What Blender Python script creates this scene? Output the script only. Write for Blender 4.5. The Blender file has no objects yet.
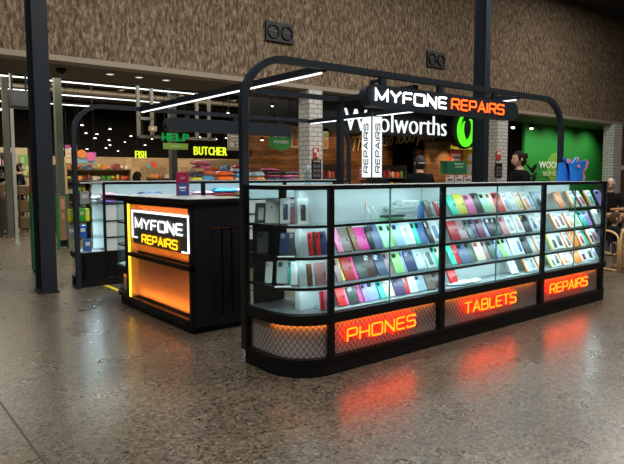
import bpy, bmesh, math, random
from mathutils import Vector, Matrix
random.seed(7)
sc = bpy.context.scene
COL = sc.collection
PI = math.pi
# ---------------------------------------------------------------- camera (624x464 frame)
H = 1.42; F = 592.0; CX, CY = 312.0, 224.6
YAW, PITCH, ROLL = math.radians(51.4), math.radians(4.6), math.radians(-0.2)
fw = Vector((math.cos(YAW)*math.cos(PITCH), math.sin(YAW)*math.cos(PITCH), -math.sin(PITCH)))
rt = Vector((math.sin(YAW), -math.cos(YAW), 0)); up = rt.cross(fw)
rt, up = rt*math.cos(ROLL)+up*math.sin(ROLL), -rt*math.sin(ROLL)+up*math.cos(ROLL)
cam = bpy.data.cameras.new('camera'); cam.sensor_fit = 'HORIZONTAL'; cam.sensor_width = 36
cam.lens = F/624*36; cam.shift_y = (CY-232)/624*1.0; cam.clip_end = 200
co = bpy.data.objects.new('camera', cam); COL.objects.link(co)
co.matrix_world = Matrix(((rt.x, up.x, -fw.x, 0), (rt.y, up.y, -fw.y, 0), (rt.z, up.z, -fw.z, H), (0, 0, 0, 1)))
sc.camera = co
def at(px, py, Y):
    """ray through a measured image point, met with the wall plane Y: a surveying aid that returns a world point"""
    d = fw+rt*(px-CX)/F-up*(py-CY)/F
    return Vector((0, 0, H))+d*(Y/d.y)
def atX(px, py, X):
    d = fw+rt*(px-CX)/F-up*(py-CY)/F
    return Vector((0, 0, H))+d*(X/d.x)
# ---------------------------------------------------------------- materials
MC = {}
def nodes(m):
    m.use_nodes = True; nt = m.node_tree; nt.nodes.clear()
    o = nt.nodes.new('ShaderNodeOutputMaterial'); return nt, o
def pbsdf(nt, o, col=(.5, .5, .5), rough=.5, metal=0, spec=.5):
    b = nt.nodes.new('ShaderNodeBsdfPrincipled')
    b.inputs['Base Color'].default_value = (*col, 1); b.inputs['Roughness'].default_value = rough
    b.inputs['Metallic'].default_value = metal; b.inputs['Specular IOR Level'].default_value = spec
    nt.links.new(b.outputs[0], o.inputs[0]); return b
def mat(col, rough=.5, metal=0, spec=.5, var=.06):
    """plain surface with faint procedural unevenness"""
    k = ('m', tuple(round(c, 3) for c in col), rough, metal, spec)
    if k in MC: return MC[k]
    m = bpy.data.materials.new('surface'); nt, o = nodes(m); b = pbsdf(nt, o, col, rough, metal, spec)
    n = nt.nodes.new('ShaderNodeTexNoise'); n.inputs['Scale'].default_value = 9
    r = nt.nodes.new('ShaderNodeMapRange'); r.inputs[3].default_value = rough*(1-var*2); r.inputs[4].default_value = min(1, rough*(1+var*2))
    tc = nt.nodes.new('ShaderNodeTexCoord'); nt.links.new(tc.outputs['Object'], n.inputs['Vector'])
    nt.links.new(n.outputs[0], r.inputs[0]); nt.links.new(r.outputs[0], b.inputs['Roughness'])
    MC[k] = m; return m
def emat(col, s=1.0):
    k = ('e', col, s)
    if k in MC: return MC[k]
    m = bpy.data.materials.new('glow'); nt, o = nodes(m)
    e = nt.nodes.new('ShaderNodeEmission'); e.inputs[0].default_value = (*col, 1); e.inputs[1].default_value = s
    nt.links.new(e.outputs[0], o.inputs[0]); MC[k] = m; return m
def glass_mat(tint=(.93, .98, .98), refl=1.0):
    k = ('g', tint, refl)
    if k in MC: return MC[k]
    m = bpy.data.materials.new('thin_glass'); nt, o = nodes(m)
    t = nt.nodes.new('ShaderNodeBsdfTransparent'); t.inputs[0].default_value = (*tint, 1)
    g = nt.nodes.new('ShaderNodeBsdfGlossy'); g.inputs['Roughness'].default_value = .03
    lw = nt.nodes.new('ShaderNodeLayerWeight'); fr = nt.nodes.new('ShaderNodeMath'); fr.operation = 'POWER'; fr.inputs[1].default_value = 5
    nt.links.new(lw.outputs['Facing'], fr.inputs[0]); lw.inputs[0].default_value = .5
    mu = nt.nodes.new('ShaderNodeMath'); mu.operation = 'MULTIPLY_ADD'; mu.inputs[1].default_value = .8*refl; mu.inputs[2].default_value = .03*refl
    mx = nt.nodes.new('ShaderNodeMixShader'); nt.links.new(fr.outputs[0], mu.inputs[0]); nt.links.new(mu.outputs[0], mx.inputs[0])
    nt.links.new(t.outputs[0], mx.inputs[1]); nt.links.new(g.outputs[0], mx.inputs[2]); nt.links.new(mx.outputs[0], o.inputs[0])
    MC[k] = m; return m
def ramp(nt, stops):
    r = nt.nodes.new('ShaderNodeValToRGB'); e = r.color_ramp.elements
    while len(e) < len(stops): e.new(.5)
    for i, (p, c) in enumerate(stops): e[i].position = p; e[i].color = (*c, 1)
    return r
def tex_coord(nt, scale=(1, 1, 1), kind='Object', rot=(0, 0, 0)):
    tc = nt.nodes.new('ShaderNodeTexCoord'); mp = nt.nodes.new('ShaderNodeMapping')
    mp.inputs['Scale'].default_value = scale; mp.inputs['Rotation'].default_value = rot
    nt.links.new(tc.outputs[kind], mp.inputs[0]); return mp
def floor_mat():
    m = bpy.data.materials.new('polished_aggregate_concrete'); nt, o = nodes(m); b = pbsdf(nt, o, rough=.3)
    L = nt.links.new; mp = tex_coord(nt)
    v = nt.nodes.new('ShaderNodeTexVoronoi'); v.inputs['Scale'].default_value = 60; L(mp.outputs[0], v.inputs['Vector'])
    bw = nt.nodes.new('ShaderNodeSeparateColor'); L(v.outputs['Color'], bw.inputs[0])
    r1 = ramp(nt, [(0, (.018, .016, .014)), (.17, (.05, .042, .033)), (.27, (.112, .090, .064)), (.8, (.138, .112, .080)), (1, (.23, .19, .14))]); L(bw.outputs[0], r1.inputs[0])
    v2 = nt.nodes.new('ShaderNodeTexVoronoi'); v2.inputs['Scale'].default_value = 105; L(mp.outputs[0], v2.inputs['Vector'])
    bw2 = nt.nodes.new('ShaderNodeSeparateColor'); L(v2.outputs['Color'], bw2.inputs[0])
    r2 = ramp(nt, [(0, (.3, .3, .3)), (.13, (.55, .55, .55)), (.22, (1, 1, 1)), (1, (1.0, 1.0, 1.0))]); L(bw2.outputs[1], r2.inputs[0])
    mx = nt.nodes.new('ShaderNodeMix'); mx.data_type = 'RGBA'; mx.blend_type = 'MULTIPLY'; mx.inputs[0].default_value = 1
    L(r1.outputs[0], mx.inputs[6]); L(r2.outputs[0], mx.inputs[7])
    n = nt.nodes.new('ShaderNodeTexNoise'); n.inputs['Scale'].default_value = .9; n.inputs['Detail'].default_value = 6; L(mp.outputs[0], n.inputs['Vector'])
    r3 = ramp(nt, [(.3, (.8, .8, .8)), (.7, (1.15, 1.13, 1.1))]); L(n.outputs[0], r3.inputs[0])
    m2 = nt.nodes.new('ShaderNodeMix'); m2.data_type = 'RGBA'; m2.blend_type = 'MULTIPLY'; m2.inputs[0].default_value = 1
    L(mx.outputs[2], m2.inputs[6]); L(r3.outputs[0], m2.inputs[7])
    L(m2.outputs[2], b.inputs['Base Color'])
    n2 = nt.nodes.new('ShaderNodeTexNoise'); n2.inputs['Scale'].default_value = 3; L(mp.outputs[0], n2.inputs['Vector'])
    mr = nt.nodes.new('ShaderNodeMapRange'); mr.inputs[3].default_value = .25; mr.inputs[4].default_value = .31
    L(n2.outputs[0], mr.inputs[0]); L(mr.outputs[0], b.inputs['Roughness']); b.inputs['Specular IOR Level'].default_value = .85
    return m
def bark_mat():
    m = bpy.data.materials.new('stacked_bark_cladding'); nt, o = nodes(m); b = pbsdf(nt, o, rough=.9, spec=.2)
    L = nt.links.new
    mp = tex_coord(nt, (1, 1, 1), rot=(PI/2, 0, 0))
    br = nt.nodes.new('ShaderNodeTexBrick'); br.inputs['Scale'].default_value = 1.0
    br.inputs['Brick Width'].default_value = .075; br.inputs['Row Height'].default_value = .17; br.inputs['Mortar Size'].default_value = .004
    br.inputs['Color1'].default_value = (.24, .17, .105, 1); br.inputs['Color2'].default_value = (.10, .068, .042, 1); br.inputs['Mortar'].default_value = (.05, .035, .022, 1)
    br.offset = .37; L(mp.outputs[0], br.inputs['Vector'])
    mp2 = tex_coord(nt, (19, 19, 7))
    n = nt.nodes.new('ShaderNodeTexNoise'); n.inputs['Scale'].default_value = 1.0; n.inputs['Detail'].default_value = 8; n.inputs['Roughness'].default_value = .75; L(mp2.outputs[0], n.inputs['Vector'])
    r = ramp(nt, [(.36, (.035, .023, .015)), (.5, (.22, .155, .10)), (.63, (.55, .44, .32))]); L(n.outputs[0], r.inputs[0])
    mx = nt.nodes.new('ShaderNodeMix'); mx.data_type = 'RGBA'; mx.inputs[0].default_value = .72
    L(br.outputs[0], mx.inputs[6]); L(r.outputs[0], mx.inputs[7]); L(mx.outputs[2], b.inputs['Base Color'])
    bp = nt.nodes.new('ShaderNodeBump'); bp.inputs['Strength'].default_value = .6; bp.inputs['Distance'].default_value = .03
    L(n.outputs[0], bp.inputs['Height']); L(bp.outputs[0], b.inputs['Normal'])
    return m
def wood_mat(c1, c2, sx=.9, sz=.12, rough=.55, name='wood'):
    k = ('w', c1, c2, sx, sz)
    if k in MC: return MC[k]
    m = bpy.data.materials.new(name); nt, o = nodes(m); b = pbsdf(nt, o, rough=rough); L = nt.links.new
    mp = tex_coord(nt, (1, 1, 1), rot=(PI/2, 0, 0))
    br = nt.nodes.new('ShaderNodeTexBrick'); br.inputs['Scale'].default_value = 1
    br.inputs['Brick Width'].default_value = sx; br.inputs['Row Height'].default_value = sz; br.inputs['Mortar Size'].default_value = .003
    br.inputs['Color1'].default_value = (*c1, 1); br.inputs['Color2'].default_value = (*c2, 1); br.inputs['Mortar'].default_value = (c2[0]*.25, c2[1]*.25, c2[2]*.25, 1)
    L(mp.outputs[0], br.inputs['Vector'])
    mp2 = tex_coord(nt, (2, 2, 30)); n = nt.nodes.new('ShaderNodeTexNoise'); n.inputs['Scale'].default_value = 1.5; n.inputs['Detail'].default_value = 5
    L(mp2.outputs[0], n.inputs['Vector']); r = ramp(nt, [(.3, (.55, .55, .55)), (.7, (1.2, 1.2, 1.2))]); L(n.outputs[0], r.inputs[0])
    mx = nt.nodes.new('ShaderNodeMix'); mx.data_type = 'RGBA'; mx.blend_type = 'MULTIPLY'; mx.inputs[0].default_value = 1
    L(br.outputs[0], mx.inputs[6]); L(r.outputs[0], mx.inputs[7]); L(mx.outputs[2], b.inputs['Base Color'])
    MC[k] = m; return m
def tile_mat():
    if 'tile' in MC: return MC['tile']
    m = bpy.data.materials.new('white_brick_tile'); nt, o = nodes(m); b = pbsdf(nt, o, rough=.3); L = nt.links.new
    g = nt.nodes.new('ShaderNodeNewGeometry'); sx = nt.nodes.new('ShaderNodeSeparateXYZ'); L(g.outputs['Position'], sx.inputs[0])
    ad = nt.nodes.new('ShaderNodeMath'); L(sx.outputs[0], ad.inputs[0]); L(sx.outputs[1], ad.inputs[1])
    cb = nt.nodes.new('ShaderNodeCombineXYZ'); L(ad.outputs[0], cb.inputs[0]); L(sx.outputs[2], cb.inputs[1])
    br = nt.nodes.new('ShaderNodeTexBrick'); br.inputs['Scale'].default_value = 1
    br.inputs['Brick Width'].default_value = .23; br.inputs['Row Height'].default_value = .1; br.inputs['Mortar Size'].default_value = .007
    br.inputs['Color1'].default_value = (.74, .72, .68, 1); br.inputs['Color2'].default_value = (.66, .64, .6, 1); br.inputs['Mortar'].default_value = (.2, .19, .18, 1)
    L(cb.outputs[0], br.inputs['Vector']); L(br.outputs[0], b.inputs['Base Color']); MC['tile'] = m; return m
def mesh_screen_mat(cell=.045, line=.16, tall=1.35, axis='X', col=(.02, .02, .022)):
    """expanded-metal diamond mesh: wires opaque, holes open"""
    k = ('ms', cell, line, axis)
    if k in MC: return MC[k]
    m = bpy.data.materials.new('diamond_mesh'); nt, o = nodes(m); L = nt.links.new
    g = nt.nodes.new('ShaderNodeUVMap'); sx = nt.nodes.new('ShaderNodeSeparateXYZ'); L(g.outputs[0], sx.inputs[0])
    def M(op, a, b_=None):
        n = nt.nodes.new('ShaderNodeMath'); n.operation = op
        for i, v in enumerate((a, b_)):
            if v is None: continue
            if isinstance(v, (int, float)): n.inputs[i].default_value = v
            else: L(v, n.inputs[i])
        return n.outputs[0]
    u = M('DIVIDE', sx.outputs[0], cell); v = M('DIVIDE', sx.outputs[1], cell*tall)
    def wire(s): return M('LESS_THAN', M('PINGPONG', s, .5), line*.5)
    w = M('MAXIMUM', wire(M('ADD', u, v)), wire(M('SUBTRACT', u, v)))
    t = nt.nodes.new('ShaderNodeBsdfTransparent'); b = nt.nodes.new('ShaderNodeBsdfPrincipled')
    b.inputs['Base Color'].default_value = (*col, 1); b.inputs['Roughness'].default_value = .4
    mx = nt.nodes.new('ShaderNodeMixShader'); L(w, mx.inputs[0]); L(t.outputs[0], mx.inputs[1]); L(b.outputs[0], mx.inputs[2]); L(mx.outputs[0], o.inputs[0])
    MC[k] = m; return m
BLACK = mat((.005, .005, .006), .4, 0, .25); BLACKM = mat((.006, .006, .007), .55, 0, .2)
NAVY = mat((.012, .019, .027), .5, 0, .3); STEEL = mat((.012, .018, .026), .5, 0, .3)
WHITE = mat((.8, .8, .8), .5); PALE = mat((.7, .78, .78), .35); FROST = mat((.72, .8, .8), .55)
SKIN = mat((.55, .33, .24), .55); CHROME = mat((.7, .7, .72), .2, 1)
GLASS = glass_mat(); GEDGE = mat((.15, .3, .28), .2)
# ---------------------------------------------------------------- mesh helpers
class MB:
    def __init__(s, M=None): s.v = []; s.f = []; s.uv = None; s.M = M
    def add(s, vs, fs):
        k = len(s.v); s.v += [tuple(x) for x in vs]; s.f += [tuple(i+k for i in f) for f in fs]; return s
    def box(s, x0, x1, y0, y1, z0, z1, R=None):
        vs = [Vector((x, y, z)) for z in (z0, z1) for y in (y0, y1) for x in (x0, x1)]
        if R: vs = [R @ v for v in vs]
        return s.add(vs, [(0, 2, 3, 1), (4, 5, 7, 6), (0, 1, 5, 4), (2, 6, 7, 3), (0, 4, 6, 2), (1, 3, 7, 5)])
    def prism(s, pts, z0, z1, R=None):
        """plan polygon extruded up"""
        n = len(pts); vs = [Vector((p[0], p[1], z0)) for p in pts]+[Vector((p[0], p[1], z1)) for p in pts]
        if R: vs = [R @ v for v in vs]
        return s.add(vs, [tuple(range(n-1, -1, -1)), tuple(range(n, 2*n))]+[(i, (i+1) % n, n+(i+1) % n, n+i) for i in range(n)])
    def tube(s, pts, r, n=8, closed=False, r2=None, flat=1.0, nrm=None):
        pts = [Vector(p) for p in pts]; m = len(pts); rings = []
        up0 = Vector(nrm) if nrm else None
        for i, p in enumerate(pts):
            if closed: d = (pts[(i+1) % m]-pts[i-1])
            else: d = pts[min(i+1, m-1)]-pts[max(i-1, 0)]
            if d.length < 1e-9: d = Vector((0, 0, 1))
            d.normalize()
            a = up0 if up0 is not None and abs(up0.dot(d)) < .98 else (Vector((0, 0, 1)) if abs(d.z) < .9 else Vector((1, 0, 0)))
            x = d.cross(a).normalized(); y = x.cross(d).normalized()
            rr = r if r2 is None else r+(r2-r)*i/max(1, m-1)
            # widen at bends so the stroke keeps its width
            if 0 < i < m-1 or closed:
                d1 = (pts[i]-pts[i-1]).normalized(); d2 = (pts[(i+1) % m]-pts[i]).normalized()
                c = max(.45, math.sqrt(max(0, (1+d1.dot(d2))/2)))
            else: c = 1
            rings.append([p+x*math.cos(2*PI*(k+.5)/n)*rr/c+y*math.sin(2*PI*(k+.5)/n)*rr*flat for k in range(n)])
        vs = [q for R_ in rings for q in R_]; fs = []
        for i in range(m if closed else m-1):
            j = (i+1) % m
            for k in range(n): fs.append((i*n+k, i*n+(k+1) % n, j*n+(k+1) % n, j*n+k))
        if not closed: fs += [tuple(range(n-1, -1, -1)), tuple((m-1)*n+k for k in range(n))]
        return s.add(vs, fs)
    def ball(s, c, r, n=12, sc_=(1, 1, 1)):
        c = Vector(c); vs = []; m = n//2
        for i in range(m+1):
            t = PI*i/m
            for k in range(n): vs.append(c+Vector((math.sin(t)*math.cos(2*PI*k/n)*sc_[0], math.sin(t)*math.sin(2*PI*k/n)*sc_[1], math.cos(t)*sc_[2]))*r)
        return s.add(vs, [(i*n+k, (i+1)*n+k, (i+1)*n+(k+1) % n, i*n+(k+1) % n) for i in range(m) for k in range(n)])
    def lathe(s, c, prof, n=16):
        vs = []; 
        for r, z in prof:
            for k in range(n): vs.append((c[0]+r*math.cos(2*PI*k/n), c[1]+r*math.sin(2*PI*k/n), c[2]+z))
        m = len(prof)
        return s.add(vs, [(i*n+k, i*n+(k+1) % n, (i+1)*n+(k+1) % n, (i+1)*n+k) for i in range(m-1) for k in range(n)]+[tuple(range(n-1, -1, -1)), tuple((m-1)*n+k for k in range(n))])
    def build(s, name, m, parent=None, smooth=False, bevel=0, uvs=None):
        me = bpy.data.meshes.new(name); me.from_pydata(s.v, [], s.f); me.update()
        bm = bmesh.new(); bm.from_mesh(me); bmesh.ops.remove_doubles(bm, verts=bm.verts, dist=1e-6); bmesh.ops.recalc_face_normals(bm, faces=bm.faces)
        if bevel: bmesh.ops.bevel(bm, geom=[e for e in bm.edges if e.is_manifold and e.calc_face_angle(0) > .5], offset=bevel, segments=2, affect='EDGES', profile=.6)
        bm.to_mesh(me); bm.free()
        if smooth:
            for p in me.polygons: p.use_smooth = True
        me.materials.append(m)
        o = bpy.data.objects.new(name, me); COL.objects.link(o)
        if parent is not None: 
            o.parent = parent
            o.matrix_parent_inverse = parent.matrix_basis.inverted() if getattr(s, 'world', True) else Matrix()
        return o
def tag(o, label, cat, group=None, kind=None):
    o['label'] = label; o['category'] = cat
    if group: o['group'] = group
    if kind: o['kind'] = kind
    return o
def empty(name, loc, label, cat, group=None, rz=0):
    o = bpy.data.objects.new(name, None); o.empty_display_size = .1; COL.objects.link(o); o.location = loc; o.rotation_euler[2] = rz
    return tag(o, label, cat, group)
def struct(mb, name, m, **k):
    o = mb.build(name, m, **k); o['kind'] = 'structure'; return o
def local(mb): mb.world = False; return mb
def rrect(w, h, r, n=4, cx=0, cy=0):
    r = min(r, w/2, h/2); P = []
    for (x, y, a) in ((w/2-r, h/2-r, 0), (-w/2+r, h/2-r, 90), (-w/2+r, -h/2+r, 180), (w/2-r, -h/2+r, 270)):
        for k in range(n+1): t = math.radians(a+90*k/n); P.append((cx+x+r*math.cos(t), cy+y+r*math.sin(t)))
    return P
def plate(mb, w, h, t, r, cx=0, cz=0, y0=0, R=None):
    """rounded rectangle in the XZ plane, front at y0, thickness t back"""
    B = Matrix.Translation((cx, y0+t, cz)) @ Matrix.Rotation(PI/2, 4, 'X')
    return mb.prism(rrect(w, h, r), 0, t, R @ B if R else B)
# ------------------------------------------------ stroke lettering (wide rounded grotesque)
def fillet(pts, r, closed=False):
    out = []; n = len(pts)
    for i, p in enumerate(pts):
        if not closed and i in (0, n-1): out.append(p); continue
        a = Vector(pts[i-1]); b = Vector(p); c = Vector(pts[(i+1) % n])
        ang = (a-b).angle(c-b)
        if ang < 1.3 or ang > 3.0: out.append(p); continue
        d = min(r, (a-b).length*.49, (c-b).length*.49); s = b+(a-b).normalized()*d; e = b+(c-b).normalized()*d
        for k in range(5): t = k/4; q = s*(1-t)**2+b*2*t*(1-t)+e*t*t; out.append((q.x, q.y))
    return out
GL = {'M': (1.15, [[(0, 0), (0, 1), (.5, .12), (1, 1), (1, 0)]]), 'Y': (1, [[(0, 1), (.5, .48), (1, 1)], [(.5, .48), (.5, 0)]]),
 'F': (.85, [[(1, 1), (0, 1), (0, 0)], [(0, .5), (.88, .5)]]), 'O': (1.1, [[(.5, 0), (0, 0), (0, 1), (1, 1), (1, 0), (.5, 0)]]),
 'N': (1, [[(0, 0), (0, 1), (1, 0), (1, 1)]]), 'E': (.88, [[(1, 1), (0, 1), (0, 0), (1, 0)], [(0, .5), (.92, .5)]]),
 'R': (1, [[(0, 0), (0, 1), (1, 1), (1, .45), (0, .45)], [(.55, .45), (1, 0)]]), 'P': (.95, [[(0, 0), (0, 1), (1, 1), (1, .42), (0, .42)]]),
 'A': (1.05, [[(0, 0), (.5, 1), (1, 0)], [(.2, .33), (.8, .33)]]), 'I': (.02, [[(0, 0), (0, 1)]]),
 'S': (.95, [[(1, .84), (1, 1), (0, 1), (0, .52), (1, .52), (1, 0), (0, 0), (0, .16)]]), 'H': (.95, [[(0, 0), (0, 1)], [(1, 0), (1, 1)], [(0, .5), (1, .5)]]),
 'T': (.95, [[(0, 1), (1, 1)], [(.5, 1), (.5, 0)]]), 'B': (.98, [[(0, 0), (0, 1), (.94, 1), (.94, .53), (0, .53)], [(0, .5), (1, .5), (1, 0), (0, 0)]]), 'L': (.8, [[(0, 1), (0, 0), (1, 0)]]),
 'C': (1, [[(1, .8), (1, 1), (0, 1), (0, 0), (1, 0), (1, .2)]]), 'U': (1, [[(0, 1), (0, 0), (1, 0), (1, 1)]])}
def strokes(mb, text, org, xd, ud, width, height, r, depth=1.0, gap=.3, off=0):
    """lettering of round tubes, word scaled to width x height; origin at lower left"""
    org, xd, ud = Vector(org), Vector(xd), Vector(ud); nn = xd.cross(ud)
    tot = sum(GL[c][0] for c in text)+gap*(len(text)-1); s = width/tot; x = 0
    for c in text:
        w, ps = GL[c]
        for p in ps:
            q = [(x+a*w, b) for a, b in p]; q = fillet([(a*s, b*height) for a, b in q], height*.2)
            mb.tube([org+xd*a+ud*b+nn*off for a, b in q], r, 8, nrm=nn, flat=depth)
        x += w+gap
    return mb
def words(name, text, org, xd, ud, width, height, depth, m, parent=None, shear=0, bold=0.0):
    """lettering from the built-in typeface as a solid mesh fitted to width x height"""
    cu = bpy.data.curves.new(name, 'FONT'); cu.body = text; cu.extrude = .5; cu.offset = bold; cu.shear = shear; cu.resolution_u = 3
    tmp = bpy.data.objects.new('tmp', cu); COL.objects.link(tmp)
    dg = bpy.context.evaluated_depsgraph_get(); me = bpy.data.meshes.new_from_object(tmp.evaluated_get(dg)); bpy.data.objects.remove(tmp)
    xs = [v.co.x for v in me.vertices]; ys = [v.co.y for v in me.vertices]
    x0, x1, y0, y1 = min(xs), max(xs), min(ys), max(ys); xd, ud, org = Vector(xd), Vector(ud), Vector(org); nn = xd.cross(ud)
    for v in me.vertices:
        a = (v.co.x-x0)/(x1-x0)*width; b = (v.co.y-y0)/(y1-y0)*height; c = v.co.z*depth
        v.co = org+xd*a+ud*b+nn*c
    me.materials.clear(); me.materials.append(m); me.name = name
    o = bpy.data.objects.new(name, me); COL.objects.link(o)
    if parent is not None: o.parent = parent; o.matrix_parent_inverse = parent.matrix_basis.inverted()
    return o
def area_dir(name, loc, d, long, size, power, col):
    """rectangular lamp shining along d, its length along 'long'"""
    z = -Vector(d).normalized(); x = Vector(long).normalized(); y = z.cross(x).normalized(); x = y.cross(z)
    o = area(name, loc, size, power, col); o.rotation_euler = Matrix(((x.x, y.x, z.x), (x.y, y.y, z.y), (x.z, y.z, z.z))).to_euler(); return o
def area(name, loc, size, power, col, rot=(0, 0, 0), spread=180, parent=None):
    l = bpy.data.lights.new(name, 'AREA'); l.shape = 'RECTANGLE'; l.size, l.size_y = size; l.energy = power; l.color = col; l.spread = math.radians(spread)
    o = bpy.data.objects.new(name, l); COL.objects.link(o); o.location = loc; o.rotation_euler = rot
    return o
XP, YP, ZP, XM, YM = (1, 0, 0), (0, 1, 0), (0, 0, 1), (-1, 0, 0), (0, -1, 0)
# ================================================================ SETTING
struct(MB().box(-8, 30, -8, 26, -.1, 0), 'floor', floor_mat())
jm = MB()
jm.box(.725, .737, -8, 10, .0002, .0012)
struct(jm, 'trim_1', mat((.05, .046, .04), .5))
struct(MB().box(-8, 30, -8, 10.2, 7.02, 7.2), 'ceiling', mat((.03, .03, .032), .8))
struct(MB().box(-8, 30, -8.2, -8, 0, 7.2), 'wall_back', mat((.3, .29, .27), .8))
struct(MB().box(-8.2, -8, -8, 26, 0, 7.2), 'wall_left', mat((.2, .19, .17), .8))
struct(MB().box(30, 30.2, -8, 26, 0, 7.2), 'wall_right', mat((.2, .19, .17), .8))
o = struct(MB().box(-8, 30, 10.2, 10.5, 3.40, 7.02), 'wall_front', bark_mat())
struct(MB().box(-8, 30, 10.17, 10.5, 3.31, 3.40), 'trim_2', mat((.36, .30, .23), .6))
struct(MB().box(-8, 30, 10.5, 12.0, 3.32, 3.42), 'trim_3', mat((.13, .105, .075), .7))
# supermarket interior shell
struct(MB().box(-8, 30, 12.0, 26, 4.5, 4.6), 'ceiling_shop', mat((.012, .011, .01), .9))
struct(MB().box(-8, 30, 25.9, 26, 0, 4.6), 'wall_shop', mat((.02, .018, .015), .9))
# tiled piers
def pier(x0, x1, name):
    return tag(MB().box(x0, x1, 10.14, 10.52, 0, 3.31).build(name, tile_mat()), '', 'pier')
p = pier(8.03, 8.40, 'tiled_pier'); p['label'] = 'white brick tiled pier with red poster, left of the supermarket name sign'
p = pier(14.98, 15.48, 'tiled_pier'); p['label'] = 'white brick tiled pier just right of the second dark steel column'
p = pier(22.2, 22.85, 'tiled_pier'); p['label'] = 'white brick tiled pier at far right beside the green wall'
o = MB().box(22.85, 30, 10.2, 10.5, 0, 3.31).build('wall_timber', wood_mat((.25, .12, .05), (.16, .075, .03), 2.2, .5)); o['kind'] = 'structure'
s = empty('wall_notice', at(620, 170, 10.2), 'small white notice on the timber wall at the far right edge', 'notice')
MB().box(23.0, 23.5, 10.17, 10.2, 1.65, 1.8).build('card', WHITE, s)
# steel columns
for i, (x, w, lab) in enumerate(((1.885, .18, 'dark blue-grey steel column at left, standing alone in front of the supermarket entrance'), (10.82, .17, 'dark steel column rising behind the right end of the hanging kiosk sign'))):
    t = empty('steel_column', (x, 7.7, 0), lab, 'column')
    MB().box(x-.0, x+w-.0, 7.66, 7.69, 0, 7.02).box(x, x+w, 7.93, 7.96, 0, 7.02).box(x+w*.35, x+w*.65, 7.69, 7.93, 0, 7.02).build('shaft', STEEL, t)
    MB().box(x-.02, x+w+.02, 7.64, 7.98, 0, .02).build('base_plate', STEEL, t)
    for sx in (0.03, w-.03):
        for yy in (7.75, 7.87): MB().lathe((x+sx, yy, .02), [(.012, 0), (.012, .02)], 6).build('anchor_bolt', CHROME, t)
# twin sockets / vents on the bark wall
def vent(px, py, lab):
    c = at(px, py, 10.2); t = empty('twin_vent', c, lab, 'vent')
    MB().box(c.x-.35, c.x+.35, 10.14, 10.2, c.z-.2, c.z+.2).build('plate', mat((.01, .01, .01), .5), t, bevel=.01)
    for s_ in (-.17, .17):
        m = MB(); m.tube([(c.x+s_+.13*math.cos(a), 10.13, c.z+.13*math.sin(a)) for a in [2*PI*k/20 for k in range(20)]], .02, 6, closed=True)
        f = m.build('round_outlet', mat((.008, .008, .008), .4), t, smooth=True)
        MB().box(c.x+s_-.09, c.x+s_+.09, 10.125, 10.14, c.z-.015, c.z+.015).build('vane', mat((.05, .05, .05), .3), f)
vent(278.5, 33, 'black twin round vent on the bark wall, the left and higher one')
vent(435, 60, 'small black twin round vent on the bark wall left of the second column')
# ================================================================ KIOSK CABINETS
LEDC = (.72, .95, 1.0)
SH = (1.08, .857, .64)
Y0, Y1 = 3.16, 3.80
MY = lambda y: 11.56-y
def mirr(pts): return [(x, MY(y)) for x, y in pts]
def arc(cx, cy, r, a0, a1, n=12): return [(cx+r*math.cos(math.radians(a0+(a1-a0)*k/n)), cy+r*math.sin(math.radians(a0+(a1-a0)*k/n))) for k in range(n+1)]
def offset(path, d):
    out = []
    for i, p in enumerate(path):
        a = Vector(path[max(i-1, 0)]); b = Vector(path[min(i+1, len(path)-1)]); t = (b-a).normalized(); out.append((p[0]-t.y*d, p[1]+t.x*d))
    return out
def band(mb, path, th, z0, z1):
    """wall of thickness th following a plan path (inwards = left of travel)"""
    return mb.prism(list(path)+offset(path, th)[::-1], z0, z1)
def sheet(path, z0, z1, name, m, parent):
    """open strip with length-based UVs for the mesh screen"""
    me = bpy.data.meshes.new(name); vs = []; fs = []; L = [0]
    for i in range(1, len(path)): L.append(L[-1]+(Vector(path[i])-Vector(path[i-1])).length)
    for p in path: vs += [(p[0], p[1], z0), (p[0], p[1], z1)]
    for i in range(len(path)-1): fs.append((2*i, 2*i+2, 2*i+3, 2*i+1))
    me.from_pydata(vs, [], fs); uv = me.uv_layers.new(name='UVMap')
    for p in me.polygons:
        for li in p.loop_indices:
            vi = me.loops[li].vertex_index; uv.data[li].uv = (L[vi//2], vs[vi][2])
    me.materials.append(m); o = bpy.data.objects.new(name, me); COL.objects.link(o); o.parent = parent; o.matrix_parent_inverse = parent.matrix_basis.inverted(); return o
MESH1 = mesh_screen_mat(.044, .13, 1.3)
PANEL = mat((.55, .5, .5), .6)
def led_rows(x0, x1, y, zs, pw=1.5, rear=False):
    for z in zs:
        a = area('shelf_led', ((x0+x1)/2, y, z), (x1-x0-.1, .02), pw*(x1-x0), LEDC)
        a.rotation_euler = (math.radians(28 if not rear else -28), 0, 0)
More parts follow.
